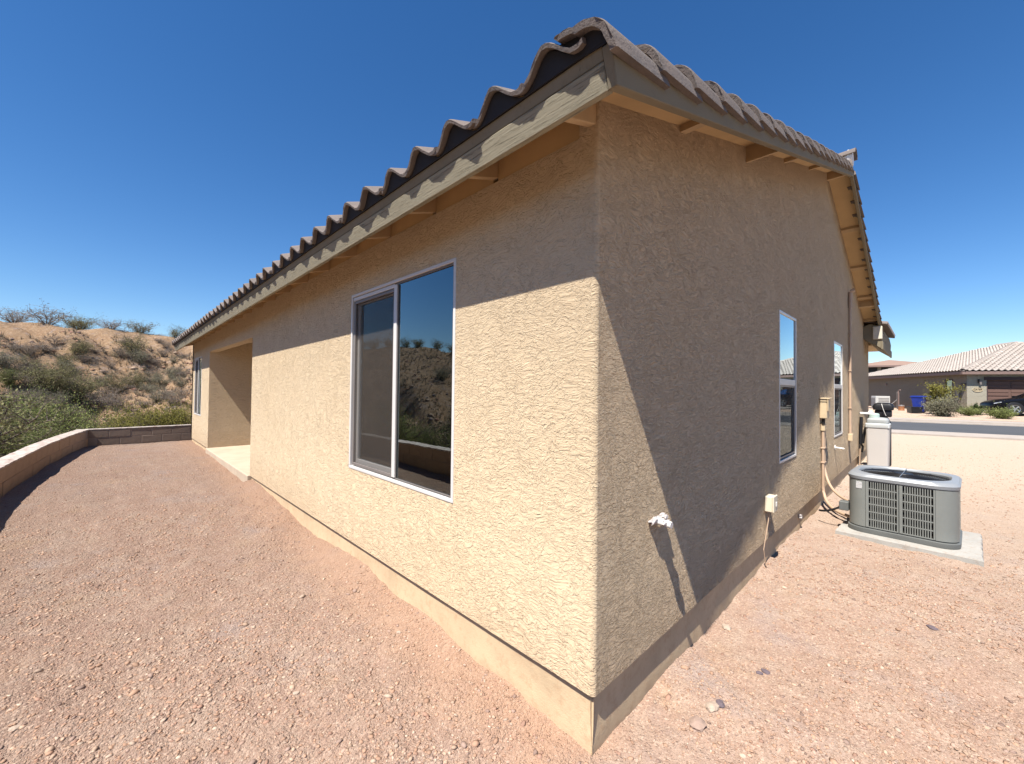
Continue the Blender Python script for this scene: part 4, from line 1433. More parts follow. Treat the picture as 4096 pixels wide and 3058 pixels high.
tag(link('tile_course', np_mesh('tile_course', np.concatenate(Vall), np.concatenate(Fall), TILE_N, True), NR), None, None, None, 'stuff')
# hip and ridge caps
m = MB()
rg = []
for y in (0, 0.42):
    rg.append([(0.16*math.cos(a), y, 0.13*math.sin(a)+0.04*(1-y/.42)) for a in np.linspace(0, math.pi, 8)]+[(0.13*math.cos(a), y, 0.09*math.sin(a)+0.04*(1-y/.42)) for a in np.linspace(math.pi, 0, 8)])
m.loft(rg)
hcap = m.mesh('hip_tile', TILE_N, True)
def caps(a, b):
    a = Vector(a); b = Vector(b); d = (b-a).normalized(); L = (b-a).length
    xs = d.cross(Vector((0, 0, 1))).normalized(); zs = xs.cross(d)
    k = 0
    while k*0.36 < L-0.3:
        o = link('hip_tile', hcap, NR)
        M = Matrix((xs, d, zs)).transposed().to_4x4(); M.translation = a+d*(k*0.36)+zs*0.05
        o.matrix_local = M; k += 1
caps((-OV, -OV, NE), ap); caps((NWID+OV, -OV, NE), ap); caps(ap, bp)

# far building
D_ = 1.0
def at_px(X, Yp, depth):
    d = Fv+R2*((X-1106.5)/883.51)+U2*((826-Yp)/883.51)
    return CAM+d*depth
c0 = at_px(1922, 850, 74)
B = thing('far_building', 'distant two storey building with brown hip roof and dark upper windows', 'building', (c0.x, c0.y, 0.2), R(12))
HB = 6.15
m = MB(); m.box((-6.5, -5.5, -0.5), (6.5, 5.5, 4.6), 0.02); m.box((-4.6, -4.6, 4.6), (4.6, 4.6, HB), 0.0); m.build('wall', STUCCO_P, B)
m = MB()
v = m.verts([(-5.8, -5.8, HB), (5.8, -5.8, HB), (5.8, 5.8, HB), (-5.8, 5.8, HB), (0, 0, HB+1.25)])
for f in ((0, 1, 4), (1, 2, 4), (2, 3, 4), (3, 0, 4), (3, 2, 1, 0)):
    m.bm.faces.new([v[i] for i in f])
m.build('roof', TILE_F, B)
m = MB(); m.box((-5.85, -5.85, HB-0.28), (5.85, 5.85, HB-0.01), 0.01); m.build('fascia', TRIMN, B)
m = MB(); v = m.verts([(-7.2, -6.2, 4.4), (7.2, -6.2, 4.4), (4.65, -4.65, 5.0), (-4.65, -4.65, 5.0), (-7.2, 6.2, 4.4), (-4.65, 4.65, 5.0)])
m.bm.faces.new((v[0], v[1], v[2], v[3])); m.bm.faces.new((v[4], v[0], v[3], v[5])); m.build('lower_roof', TILE_F, B)
for k in range(4):
    bx('window', COIL, B, (-4.3+k*2.2, -4.66, 5.1), (-4.3+k*2.2+1.7, -4.59, HB-0.3), 0)
    bx('window', COIL, B, (-4.66, -4.3+k*2.2, 5.1), (-4.59, -4.3+k*2.2+1.7, HB-0.3), 0)

def put(X, Yp, depth, z):
    p = at_px(X, Yp, depth); return (p.x, p.y, z)
# neighbour condenser
t = thing('condenser', 'small pale grey condenser against the wall of the house across the street', 'air conditioner', put(1903, 875, 34, 0.36), NROT)
m = MB(); m.box((-0.48, -0.38, 0.06), (0.48, 0.38, 0.98), 0.03, None, 2); m.build('cabinet', basic('pale_metal', (0.48, 0.47, 0.44, 1), 0.5), t)
m = MB()
for k in range(6):
    m.box((-0.505, -0.30, 0.2+k*0.115), (-0.485, 0.3, 0.235+k*0.115)); m.box((-0.3, -0.40, 0.2+k*0.115), (0.4, -0.382, 0.23+k*0.115))
m.build('grille', GREYV, t)
bx('base', KERB, t, (-0.6, -0.5, -0.1), (0.6, 0.5, 0.055), 0.01)
# pipes and clay cleanout
t = thing('service_pipes', 'thin service pipes rising on the shaded wall across the street', 'pipes', put(1939, 880, 33.5, 0.36), NROT)
m = MB(); m.tube([(0, 0, -0.1), (0, 0, 1.35)], 0.03, 8); m.build('pipe', GREYV, t, True)
m = MB(); m.tube([(0.0, -0.2, -0.1), (0.0, -0.2, 1.45), (0.05, -0.35, 1.5)], 0.05, 8); m.build('riser', TRIMN, t, True)
m = MB(); m.tube(bez([(0, 0, 0.75), (-0.1, 0.4, 0.3), (-0.4, 0.9, 0.15)], 10), 0.022, 8); m.build('hose', PVC, t, True)
t = thing('clay_cleanout', 'short orange clay pipe with grey cap standing in the gravel across the street', 'pipe', put(1948, 880, 31, 0.33))
m = MB(); m.lathe([(0.17, -0.1), (0.19, 0.02), (0.16, 0.06), (0.19, 0.12), (0.16, 0.17), (0.19, 0.24), (0.16, 0.27)], 18); m.build('pipe', ORANGE, t, True)
m = MB(); m.lathe([(0.18, 0.272), (0.19, 0.29), (0.17, 0.36), (0.02, 0.39)], 18); m.build('cap', GREYV, t, True)
# wheelie bins
def wheelie(loc, rz_, mat, label, lidmat, h=1.05):
    t = thing('wheelie_bin', label, 'bin', loc, rz_, 'wheelie bins beside the tree')
    m = MB(); m.loft([sq(0.24, 0.26, 0.04, 0.08), sq(0.27, 0.30, 0.04, h*0.55), sq(0.31, 0.36, 0.05, h-0.04), sq(0.335, 0.385, 0.05, h-0.035), sq(0.335, 0.385, 0.05, h)]); m.build('body', mat, t, True)
    m = MB(); m.loft([sq(0.345, 0.40, 0.05, h+0.003), sq(0.345, 0.40, 0.05, h+0.03), sq(0.28, 0.32, 0.06, h+0.075)]); m.build('lid', lidmat, t, True)
    for s_ in (-1, 1):
        m = MB(); m.lathe([(0.02, -0.03), (0.12, -0.03), (0.12, 0.03), (0.02, 0.03)], 16, (0, 0, 0), Matrix.Translation((s_*0.27, 0.27, 0.12)) @ Matrix.Rotation(R(90), 4, 'Y')); m.build('wheel', TYRE, t, True)
    m = MB(); m.tube([(-0.25, 0.42, h-0.05), (0.25, 0.42, h-0.05)], 0.018, 8); m.build('handle', mat, t, True)
wheelie(put(1988, 890, 27.5, 0.31), R(-20), BLUE, 'bright blue wheelie bin beside the slender tree across the street', BLUE)
wheelie(put(2006, 892, 27.3, 0.31), R(-12), BINB, 'dark brown wheelie bin half hidden behind the sage bush', BLUE)
t = thing('dark_crate', 'low black crate on the gravel left of the blue bin', 'crate', put(1976, 889, 27, 0.31), R(20))
m = MB(); m.loft([sq(0.36, 0.25, 0.03, 0), sq(0.40, 0.28, 0.03, 0.36)]); m.build('body', BLACKP, t, True)
bx('lid', BLACKP, t, (-0.42, -0.29, 0.362), (0.42, 0.29, 0.40), 0.01)

# ------------------------------------------------------------------ the black car
def car():
    p = at_px(2172, 884, 25.4)
    hd = math.atan2(0.896+0.12*0.444, -0.444+0.12*0.896)
    t = thing('parked_car', 'glossy black car parked in front of the brown garage door', 'car', (p.x, p.y, 0.375), hd)
    # local: x forward from the front axle, y left
    def sec(x, zb, zt, hw, zm, hwt):
        """half section up to the beltline, rounded"""
        r = [(0.0, zb), (hw*0.86, zb), (hw*0.97, zb+0.08), (hw, zm), (hw*0.985, zt-0.10), (hwt, zt-0.02), (hwt*0.6, zt+0.012), (0.0, zt+0.02)]
        return [(x, y, z) for y, z in r]+[(x, -y, z) for y, z in r[-2:0:-1]]
    m = MB()
    secs = [(0.88, 0.34, 0.60, 0.50, 0.47, 0.40), (0.82, 0.24, 0.70, 0.72, 0.48, 0.58), (0.62, 0.20, 0.80, 0.86, 0.52, 0.66), (0.30, 0.20, 0.88, 0.90, 0.55, 0.70), (-0.35, 0.20, 0.97, 0.915, 0.58, 0.76), (-0.70, 0.19, 1.02, 0.92, 0.60, 0.80), (-1.6, 0.18, 1.03, 0.925, 0.60, 0.86), (-2.7, 0.18, 1.04, 0.92, 0.62, 0.86), (-3.3, 0.22, 1.05, 0.90, 0.64, 0.80), (-3.62, 0.30, 1.02, 0.82, 0.66, 0.72), (-3.70, 0.40, 0.92, 0.74, 0.66, 0.60)]
    m.loft([sec(*s_) for s_ in secs])
    body = m.build('body', CARB, t, True)
    m = MB()   # greenhouse: glass block and roof panel
    def cab(x, z, hw):
        return x, z, hw
    low = [(-0.62, 1.0, 0.76), (-1.3, 1.02, 0.80), (-2.5, 1.03, 0.80), (-3.35, 1.03, 0.74)]
    top = [(-1.42, 1.42, 0.60), (-1.7, 1.46, 0.62), (-2.5, 1.46, 0.61), (-2.95, 1.40, 0.57)]
    V = []
    for (x, z, h), (x2, z2, h2) in zip(low, top):
        V.append(([(x, h, z), (x2, h2, z2)], [(x, -h, z), (x2, -h2, z2)]))
    for a, b in zip(V, V[1:]):
        for s_ in (0, 1):
            m.poly([a[s_][0], b[s_][0], b[s_][1], a[s_][1]])
    m.poly([V[0][0][0], V[0][0][1], V[0][1][1], V[0][1][0]]); m.poly([V[-1][0][0], V[-1][0][1], V[-1][1][1], V[-1][1][0]])
    m.build('window', CARGLASS, t)
    m = MB()
    rr_ = [[(x2, h2+0.012, z2-0.005), (x2, h2*0.6, z2+0.03), (x2, -h2*0.6, z2+0.03), (x2, -h2-0.012, z2-0.005), (x2, 0, z2-0.02)] for x2, z2, h2 in top]
    m.loft(rr_); 
    for s_ in (1, -1):
        for k in (0, 1, 3):
            m.tube([(low[k][0], s_*low[k][2], low[k][1]-0.01), (top[k][0], s_*top[k][2], top[k][1])], 0.028 if k != 1 else 0.035, 6)
    m.build('roof', CARB, t)
    bx('seat', BLACKP, t, (-2.0, -0.6, 0.4), (-1.75, 0.6, 1.2), 0.05)
    for x, name in ((0, 'f'), (-2.75, 'r')):
        for s_ in (1, -1):
            Mx = Matrix.Translation((x, s_*0.84, 0.335)) @ Matrix.Rotation(R(-90*s_), 4, 'X')
            m = MB(); m.lathe([(0.20, -0.12), (0.30, -0.12), (0.335, -0.09), (0.335, 0.075), (0.31, 0.10), (0.235, 0.10), (0.225, 0.06), (0.20, 0.05)], 28, (0, 0, 0), Mx)
            wh = m.build('wheel', TYRE, t, True)
            m = MB(); m.lathe([(0.19, 0.055), (0.235, 0.09), (0.24, 0.105), (0.225, 0.102), (0.20, 0.07), (0.05, 0.072), (0.04, 0.09), (0.01, 0.09)], 28, (0, 0, 0), Mx)
            for k in range(5):
                a = R(72*k+9)
                c, n_ = math.cos(a), math.sin(a)
                q = [Mx @ Vector((r_*c-w_*n_, r_*n_+w_*c, 0.10)) for r_, w_ in ((0.04, 0.025), (0.225, 0.04), (0.225, -0.04), (0.04, -0.025))]
                q2 = [Mx @ Vector((r_*c-w_*n_, r_*n_+w_*c, 0.075)) for r_, w_ in ((0.04, 0.025), (0.225, 0.04), (0.225, -0.04), (0.04, -0.025))]
                m.loft([q, q2])
            m.build('rim', CHROME, wh)
            # wheel arch: dark disc just proud of the body
            m = MB()
            m.lathe([(0.33, 0.0), (0.395, 0.0), (0.40, 0.012), (0.385, 0.02), (0.34, 0.018)], 28, (0, 0, 0), Matrix.Translation((x, s_*0.905, 0.345)) @ Matrix.Rotation(R(-90*s_), 4, 'X'))
            m.build('wheel_arch', BLACKP, t, True)
    for s_ in (1, -1):
        m = MB(); m.loft([[(0.60, s_*0.70, 0.66), (0.76, s_*0.62, 0.62), (0.78, s_*0.62, 0.68), (0.58, s_*0.74, 0.75)], [(0.58, s_*0.84, 0.66), (0.79, s_*0.70, 0.60), (0.80, s_*0.70, 0.67), (0.52, s_*0.86, 0.76)]])
        m.build('headlight', HEADL, t)
        m = MB(); lump(m, (-0.85, s_*1.0, 1.06), 0.11, 3, 2, (0.7, 1.0, 0.7), 0.03); m.build('mirror', CARB, t, True)
    m = MB()
    for s_ in (1, -1):
        m.box((-1.75, s_*0.926-0.008, 0.86), (-1.55, s_*0.926+0.012, 0.89), 0.004)
    m.build('door_handle', CHROME, t)
car()
strip('driveway', [(p[0], p[1]) for p in [nb(0.9, -12.0), nb(0.9, -4), nb(0.9, 0.1)]], [(p[0], p[1]) for p in [nb(9.5, -12.0), nb(9.5, -4), nb(9.5, 0.1)]], lambda x, y: 0.285+0.0098*max(0.0, min(12.0, x-29.0)), KERB, 'pale concrete driveway below the garage door', 'driveway')

# ------------------------------------------------------------------ plants
def tube_np(V, F, pts, r0, r1, n=3):
    b = len(V)
    pts = [Vector(p) for p in pts]
    for i, p in enumerate(pts):
        d = (pts[min(i+1, len(pts)-1)]-pts[max(i-1, 0)])
        if d.length < 1e-6:
            d = Vector((0, 0, 1))
        d.normalize()
        a = d.cross(Vector((0.3, 0.5, 0.81))); a.normalize(); c = d.cross(a)
        r = r0+(r1-r0)*i/(len(pts)-1)
        for k in range(n):
            an = 2*math.pi*k/n
            V.append(tuple(p+a*r*math.cos(an)+c*r*math.sin(an)))
    for i in range(len(pts)-1):
        for k in range(n):
            F.append((b+i*n+k, b+i*n+(k+1) % n, b+(i+1)*n+(k+1) % n, b+(i+1)*n+k))

def plant_meshes(seed, h, w, stems, twigs, leaves, leaf, wood, leafmat, spread=0.9, trunk_r=0.03, low=0.05, droop=0.0, lean=0.0, trunk=0.0):
    """woody stems fanning out from the base, twigs off them, leaf clumps along the twigs"""
    rnd = random.Random(seed)
    V, F = [], []
    tips = []
    for s in range(stems):
        a = 2*math.pi*(s+rnd.uniform(-.35, .35))/stems
        sp = rnd.uniform(0.25, 1.0)*spread
        hh = h*rnd.uniform(0.65, 1.0)*(1-0.25*sp)
        pts = [(0, 0, -0.1), (0.02*math.cos(a), 0.02*math.sin(a), trunk)]
        p = Vector(pts[-1])
        for k in range(1, 6):
            u = k/5
            q = Vector((math.cos(a), math.sin(a), 0))*(w*0.5*sp*u**0.9)+Vector((lean*u, 0, trunk+(hh-trunk)*(u**0.8)-droop*w*u*u))
            q += Vector((rnd.gauss(0, 1), rnd.gauss(0, 1), rnd.gauss(0, .6)))*0.045*w*u
            pts.append(tuple(q))
        tube_np(V, F, pts, trunk_r, trunk_r*0.22, 4)
        for k in range(twigs):
            i = rnd.randint(2, 6)
            b = Vector(pts[i-1]).lerp(Vector(pts[i]), rnd.random())
            d = Vector((rnd.gauss(0, 1), rnd.gauss(0, 1), rnd.uniform(-.2, 1.0)))
            d.normalize()
            L = rnd.uniform(0.12, 0.30)*w
            e = b+d*L
            mdl = b+d*L*0.5+Vector((rnd.gauss(0, 1), rnd.gauss(0, 1), rnd.gauss(0, 1)))*0.05*L
            tube_np(V, F, [b, mdl, e], trunk_r*0.30, trunk_r*0.10, 3)
            tips.append((b, mdl, e, L))
    bw = np_mesh('branches', V, F, wood)
    LV, LF = [], []
    n = 0
    per = max(1, leaves//max(1, len(tips)))
    for b, mdl, e, L in tips:
        dens = rnd.uniform(0.3, 1.6)
        for k in range(int(per*dens)):
            u = rnd.random()**0.7
            c = b.lerp(e, u)+Vector((rnd.gauss(0, 1), rnd.gauss(0, 1), rnd.gauss(0, 1)))*(0.20*L)
            if c.z < low:
                c.z = low+rnd.random()*0.05
            sz = leaf*rnd.uniform(0.6, 1.4)
            x = Vector((rnd.gauss(0, 1), rnd.gauss(0, 1), rnd.gauss(0, 1))).normalized()
            y = x.cross(Vector((rnd.gauss(0, 1), rnd.gauss(0, 1), rnd.gauss(0, 1)))).normalized()
            LV += [tuple(c-x*sz), tuple(c+y*sz*0.42), tuple(c+x*sz), tuple(c-y*sz*0.42)]
            LF.append((n, n+1, n+2, n+3)); n += 4
    if not LF:
        return bw, None
    return bw, np_mesh('foliage', LV, LF, leafmat)

PROTO = {}
def proto(key, *a, **k):
    PROTO[key] = plant_meshes(*a, **k)
def plant(key, name, label, cat, loc, rz_=0.0, scale=1.0, group=None, sz=1.0):
    t = thing(name, label, cat, loc, rz_, group)
    t.scale = (scale, scale, scale*sz)
    b, f = PROTO[key]
    link('branches' if cat != 'tree' else 'trunk', b, t)
    if f is not None:
        link('foliage' if cat != 'tree' else 'crown', f, t)
    return t
# hillside kinds
proto('dry_a', 21, 1.1, 1.8, 14, 16, 900, 0.03, GREYB, LEAF_D, trunk_r=0.022)
proto('dry_b', 22, 0.9, 1.7, 15, 16, 700, 0.03, GREYB, LEAF_D, trunk_r=0.022, droop=0.1)
proto('sage_a', 23, 1.2, 2.1, 12, 14, 3600, 0.030, GREYB, LEAF_S, trunk_r=0.022)
proto('sage_b', 24, 1.0, 2.0, 12, 14, 2800, 0.030, GREYB, LEAF_S, trunk_r=0.02, lean=0.3)
proto('olive_a', 25, 1.7, 2.7, 13, 18, 7000, 0.030, BARK, LEAF_O, trunk_r=0.03)
proto('olive_b', 26, 1.9, 2.5, 12, 18, 5000, 0.030, BARK, LEAF_O, trunk_r=0.03, lean=-0.3)
proto('green_a', 27, 2.6, 3.0, 14, 26, 17000, 0.026, BARK, LEAF_G, trunk_r=0.045, trunk=0.25)
proto('green_b', 28, 2.3, 3.2, 13, 26, 14000, 0.026, BARK, LEAF_G, trunk_r=0.045, lean=0.4)
proto('creosote', 29, 1.7, 1.8, 18, 14, 6500, 0.022, BARK, LEAF_Y, trunk_r=0.014, spread=0.8)
proto('bare', 30, 1.8, 2.6, 12, 30, 1500, 0.03, GREYB, LEAF_D, trunk_r=0.032, trunk=0.12, spread=1.1)
KIND = {'dry_a': ('dry_shrub', 'grey brown leafless shrub'), 'dry_b': ('dry_shrub', 'low grey brown twiggy shrub'), 'sage_a': ('sage_shrub', 'grey green sage shrub'), 'sage_b': ('sage_shrub', 'leaning grey green sage shrub'), 'olive_a': ('desert_shrub', 'round olive green shrub'), 'olive_b': ('desert_shrub', 'upright olive green shrub')}

def ray_hit(X, Yp, t0=12.0, t1=90.0):
    """where the line of sight through the photo point meets the hill"""
    d = (Fv+R2*((X-1106.5)/883.51)+U2*((826-Yp)/883.51)).normalized()
    t = t0
    while t < t1:
        p = CAM+d*t
        if p.z < float(hill_z(p.x, p.y)):
            return Vector((p.x, p.y, float(hill_z(p.x, p.y))))
        t += 0.25
    return None
def crest(X):
    best = None
    d = (Fv+R2*((X-1106.5)/883.51)); d.z = 0; d.normalize()
    for t in np.arange(20, 60, 0.5):
        p = CAM+d*float(t)
        z = float(hill_z(p.x, p.y))
        e = (z-1.6)/t
        if best is None or e > best[0]:
            best = (e, Vector((p.x, p.y, z)))
    return best[1]
# skyline shrubs, left to right in the photo
for X, key, sc, sq_, label in ((26, 'bare', 1.05, 0.85, 'spreading grey shrub at the left end of the skyline'),
                          (98, 'dry_a', 1.5, 1.0, 'thin bare grey shrub on the ridge next to the bushy green one'),
                          (168, 'olive_a', 1.15, 0.75, 'widest bushy olive green shrub on the ridge'),
                          (236, 'bare', 0.72, 0.95, 'small bare tree shaped shrub in the middle of the ridge'),
                          (262, 'dry_b', 0.8, 0.9, 'wispy grey shrub between two taller ridge shrubs'),
                          (298, 'sage_a', 1.1, 0.9, 'domed grey green shrub on the ridge'),
                          (333, 'dry_b', 1.0, 0.6, 'low wispy shrub on the ridge left of the roof end'),
                          (376, 'olive_b', 0.85, 0.8, 'upright olive shrub on the ridge just left of the roof end')):
    c = crest(X)
    k = 'tree' if False else 'shrub'
    plant(key, 'ridge_shrub', label, k, (c.x, c.y, c.z-0.30), random.uniform(0, 6), sc*1.1, 'shrubs along the ridge line', sq_)
# slope shrubs placed from the photo: (x, y of base, kind, scale, distinguishing label or None)
SLOPE = [(60, 772, 'dry_a', 1.1, None), (100, 765, 'dry_b', 1.2, None), (118, 752, 'dry_a', 1.0, None), (80, 800, 'dry_b', 0.8, None),
         (20, 838, 'green_b', 0.5, 'large soft green shrub at the left edge of the slope'), (8, 800, 'sage_a', 0.9, None), (60, 842, 'dry_a', 0.9, None),
         (262, 779, 'dry_a', 1.0, None), (290, 772, 'olive_b', 1.0, 'fan shaped olive shrub high on the slope'), (300, 786, 'sage_a', 1.0, None), (330, 790, 'dry_b', 0.9, None),
         (270, 748, 'dry_b', 0.9, None), (345, 742, 'dry_b', 0.8, None), (360, 755, 'dry_a', 0.7, None), (205, 768, 'dry_b', 0.6, None), (182, 785, 'dry_a', 0.7, None),
         (160, 870, 'olive_a', 1.15, 'largest olive shrub in the middle of the slope'), (118, 858, 'olive_b', 1.1, None), (95, 846, 'olive_a', 0.9, None), (75, 872, 'sage_b', 0.9, None),
         (205, 878, 'dry_b', 1.5, 'sprawling tangle of dead grey branches across the slope'), (228, 884, 'dry_b', 1.3, None), (250, 890, 'dry_a', 1.0, None),
         (300, 845, 'olive_b', 0.85, None), (322, 848, 'sage_b', 0.7, None), (282, 836, 'dry_a', 0.8, None), (350, 838, 'sage_a', 0.8, None), (372, 818, 'sage_a', 0.85, None),
         (360, 858, 'dry_b', 0.85, None), (392, 842, 'sage_b', 0.9, None), (395, 815, 'dry_b', 0.8, None), (376, 788, 'sage_b', 0.7, None), (352, 775, 'dry_a', 0.8, None), (398, 775, 'dry_b', 0.8, None),
         (320, 812, 'dry_b', 0.7, None), (340, 822, 'sage_a', 0.6, None), (395, 865, 'dry_a', 0.9, None), (372, 880, 'dry_a', 0.9, None), (340, 872, 'sage_b', 0.9, None),
         (180, 830, 'dry_b', 0.6, None), (225, 812, 'dry_b', 0.55, None), (150, 800, 'dry_b', 0.6, None), (240, 800, 'dry_a', 0.6, None), (130, 780, 'dry_b', 0.6, None), (30, 760, 'dry_b', 0.8, None),
         (50, 812, 'dry_a', 0.8, None), (110, 815, 'sage_b', 0.6, None), (200, 840, 'sage_b', 0.6, None), (40, 880, 'dry_a', 0.9, None), (95, 895, 'dry_a', 0.9, None), (150, 905, 'dry_b', 0.9, None)]
rs = random.Random(5)
MARK = [(28, 690, 'the leftmost ridge shrub'), (168, 715, 'the widest ridge bush'), (236, 712, 'the bare ridge tree'), (300, 715, 'the domed ridge shrub'), (376, 730, 'the ridge shrub by the roof end'), (20, 838, 'the soft green shrub at the left edge'),
        (290, 772, 'the fan shaped olive shrub'), (160, 870, 'the largest olive shrub'), (205, 885, 'the tangle of dead branches'), (400, 840, 'the end of the house'), (100, 930, 'the green trees'), (330, 915, 'the far block wall')]
used_l = set()
def place_label(X, Yp, base):
    cands = sorted(MARK, key=lambda q: math.hypot(q[0]-X, q[1]-Yp))
    for near_word in ('just ', '', 'some way '):
        for mx_, my_, nm_ in cands[:4]:
            dx, dy = X-mx_, Yp-my_
            v_ = 'above' if dy < -6 else 'below' if dy > 6 else ''
            h_ = 'left of' if dx < -6 else 'right of' if dx > 6 else ''
            w_ = ('above and to the ' if v_ == 'above' else 'below and to the ')+h_ if (v_ and h_) else (v_ or (('to the '+h_) if h_ else 'beside'))
            l_ = base+' '+near_word+w_+' '+nm_
            if l_ not in used_l and len(l_.split()) <= 16:
                used_l.add(l_); return l_
    return base+' on the slope'
for k in range(24):
    SLOPE.append((rs.uniform(0, 400), 735+155*rs.random()**0.8, rs.choice(['dry_a', 'dry_b', 'dry_a', 'dry_b', 'sage_a', 'sage_b', 'olive_b']), rs.uniform(0.45, 0.95), None))
for X, Yp, key, sc, lab in SLOPE:
    p = ray_hit(X, Yp)
    if p is None:
        continue
    nm, base = KIND.get(key, ('green_shrub', 'soft green shrub'))
    plant(key, nm, lab or place_label(X, Yp, base), 'shrub', (p.x, p.y, p.z-0.04), rs.uniform(0, 6), sc*0.92, None if lab else nm.replace('_', ' ')+'s scattered on the slope')
# shrubs on the part of the slope seen only in the window glass
for k in range(46):
    a = R(rs.uniform(100, 150)); d = rs.uniform(14, 40)
    x, y = d*math.cos(a), d*math.sin(a)
    z = float(hill_z(x, y))
    key = rs.choice(['dry_a', 'dry_b', 'sage_a', 'olive_a', 'olive_b', 'sage_b'])
    nm, base = KIND[key]
    plant(key, nm, base+' on the hillside mirrored in the big window', 'shrub', (x, y, z-0.05), rs.uniform(0, 6), rs.uniform(0.8, 1.3), nm.replace('_', ' ')+'s mirrored in the window')
for k, az in enumerate((111, 113, 114.5, 116.5, 119, 120.5, 123, 125.5, 128)):
    best = None
    for t_ in np.arange(20, 60, 0.5):
        x, y = t_*math.cos(R(az)), t_*math.sin(R(az)); z = float(hill_z(x, y))
        if best is None or (z-1.6)/t_ > best[0]:
            best = ((z-1.6)/t_, x, y, z)
    plant('olive_a' if k % 2 else 'olive_b', 'desert_shrub', 'olive green shrub on the ridge mirrored in the big window', 'shrub', (best[1], best[2], best[3]-.25), k, 0.75, 'ridge shrubs mirrored in the window')
# green trees in the wash below the wall: (x, y of crown top in the photo, distance, kind)
for X, Yt, dist, key, lab in ((12, 868, 21.0, 'green_a', 'leafy green tree at the far left just over the wall'), (58, 862, 20.0, 'green_b', 'bright green tree with dark forked branches over the wall'),
                              (-40, 876, 19.0, 'green_b', 'green tree cut off by the left edge of the picture'), (104, 864, 22.5, 'green_a', 'tall green tree behind the bright ones over the wall'),
                              (143, 868, 21.0, 'green_b', 'green tree standing near the bend of the wall'), (196, 876, 22.0, 'green_a', 'smaller green tree right of the wall bend'),
                              (35, 912, 17.5, 'green_a', 'nearest green tree with its crown level with the wall top'), (226, 888, 23.5, 'olive_a', 'olive bush at the right end of the green trees'),
                              (95, 905, 18.5, 'green_b', 'dense low green tree close behind the wall'), (-10, 846, 25.0, 'green_b', 'hazy green tree behind the far left trees')):
    d = (Fv+R2*((X-1106.5)/883.51)+U2*((826-Yt)/883.51)); dh = Vector((d.x, d.y, 0)).length
    q = CAM+d*(dist/dh)
    zb = float(hill_z(q.x, q.y))
    hgt = q.z-zb
    base_h = {'green_a': 2.6, 'green_b': 2.3, 'olive_a': 1.7}[key]
    sc = min(1.35, max(0.6, hgt/base_h*1.04))
    plant(key, 'green_tree', lab, 'tree', (q.x, q.y, zb-0.05), rs.uniform(0, 6), min(sc, 0.95), 'green trees in the wash beyond the wall', hgt/base_h*1.04/min(sc, 0.95))
for k in range(8):                                                 # seen in the window
    a = R(116+k*5); d = rs.uniform(14, 19)
    x, y = d*math.cos(a), d*math.sin(a)
    plant('green_b', 'green_tree', 'green tree in the wash reflected in the big window', 'tree', (x, y, float(hill_z(x, y))), k, 0.9, 'green trees reflected in the window')
# yellow green creosote right behind the far wall
for k, (X, Yt, dist) in enumerate(((285, 880, 16.5), (305, 884, 15.6), (322, 878, 16.8), (340, 876, 16.2), (356, 880, 17.0), (372, 875, 16.4), (390, 872, 16.8), (404, 874, 16.0), (274, 888, 18.0))):
    d = (Fv+R2*((X-1106.5)/883.51)+U2*((826-Yt)/883.51)); dh = Vector((d.x, d.y, 0)).length
    q = CAM+d*(dist/dh)
    zb = float(hill_z(q.x, q.y))
    ORD = {8: 'leftmost', 0: 'second from left', 1: 'third from left', 2: 'fourth from left', 3: 'middle', 4: 'fourth from right', 5: 'third from right', 6: 'second from right', 7: 'rightmost'}
    plant('creosote', 'creosote_bush', ORD[k]+' of the yellow green bushes behind the far block wall', 'bush', (q.x, q.y, zb-0.05), rs.uniform(0, 6), max(0.6, (q.z-zb)/1.6), 'yellow green bushes behind the far wall')

# across the street
proto('slender', 41, 2.5, 2.0, 7, 20, 4600, 0.05, BARK, LEAF_Y, trunk_r=0.035, trunk=0.1, spread=0.75)
proto('sagebush', 42, 0.95, 2.0, 20, 16, 7000, 0.035, GREYB, LEAF_S, trunk_r=0.012, low=0.02)
proto('lantana', 43, 0.50, 1.35, 18, 16, 5200, 0.028, BARK, LEAF_G, trunk_r=0.01, low=0.02)
proto('darkbush', 44, 0.75, 0.8, 10, 10, 1400, 0.05, BARK, LEAF_K, trunk_r=0.01, low=0.02)
def far_plant(key, nm, label, cat, X, Yb, depth, sc, z=0.30):
    p = put(X, Yb, depth, z)
    return plant(key, nm, label, cat, p, rs.uniform(0, 6), sc)
far_plant('slender', 'slender_tree', 'slender yellow green tree against the shaded wall across the street', 'tree', 2027, 890, 26.0, 1.0, 0.32)
far_plant('sagebush', 'sage_bush', 'big rounded grey green bush below the slender tree', 'bush', 2038, 900, 23.6, 1.05, 0.28)
far_plant('lantana', 'leafy_bush', 'small green bush right of the big rounded one', 'bush', 2094, 898, 24.4, 0.95, 0.30)
far_plant('darkbush', 'dark_bush', 'dark green leafy plant at the foot of the garage pier', 'bush', 2112, 896, 25.2, 0.95, 0.31)
far_plant('lantana', 'leafy_bush', 'spreading green bush in front of the black car', 'bush', 2165, 910, 22.0, 1.12, 0.28)
far_plant('darkbush', 'small_agave', 'little dark plant growing against the lit corner pier', 'plant', 2076, 888, 26.2, 0.7, 0.32)

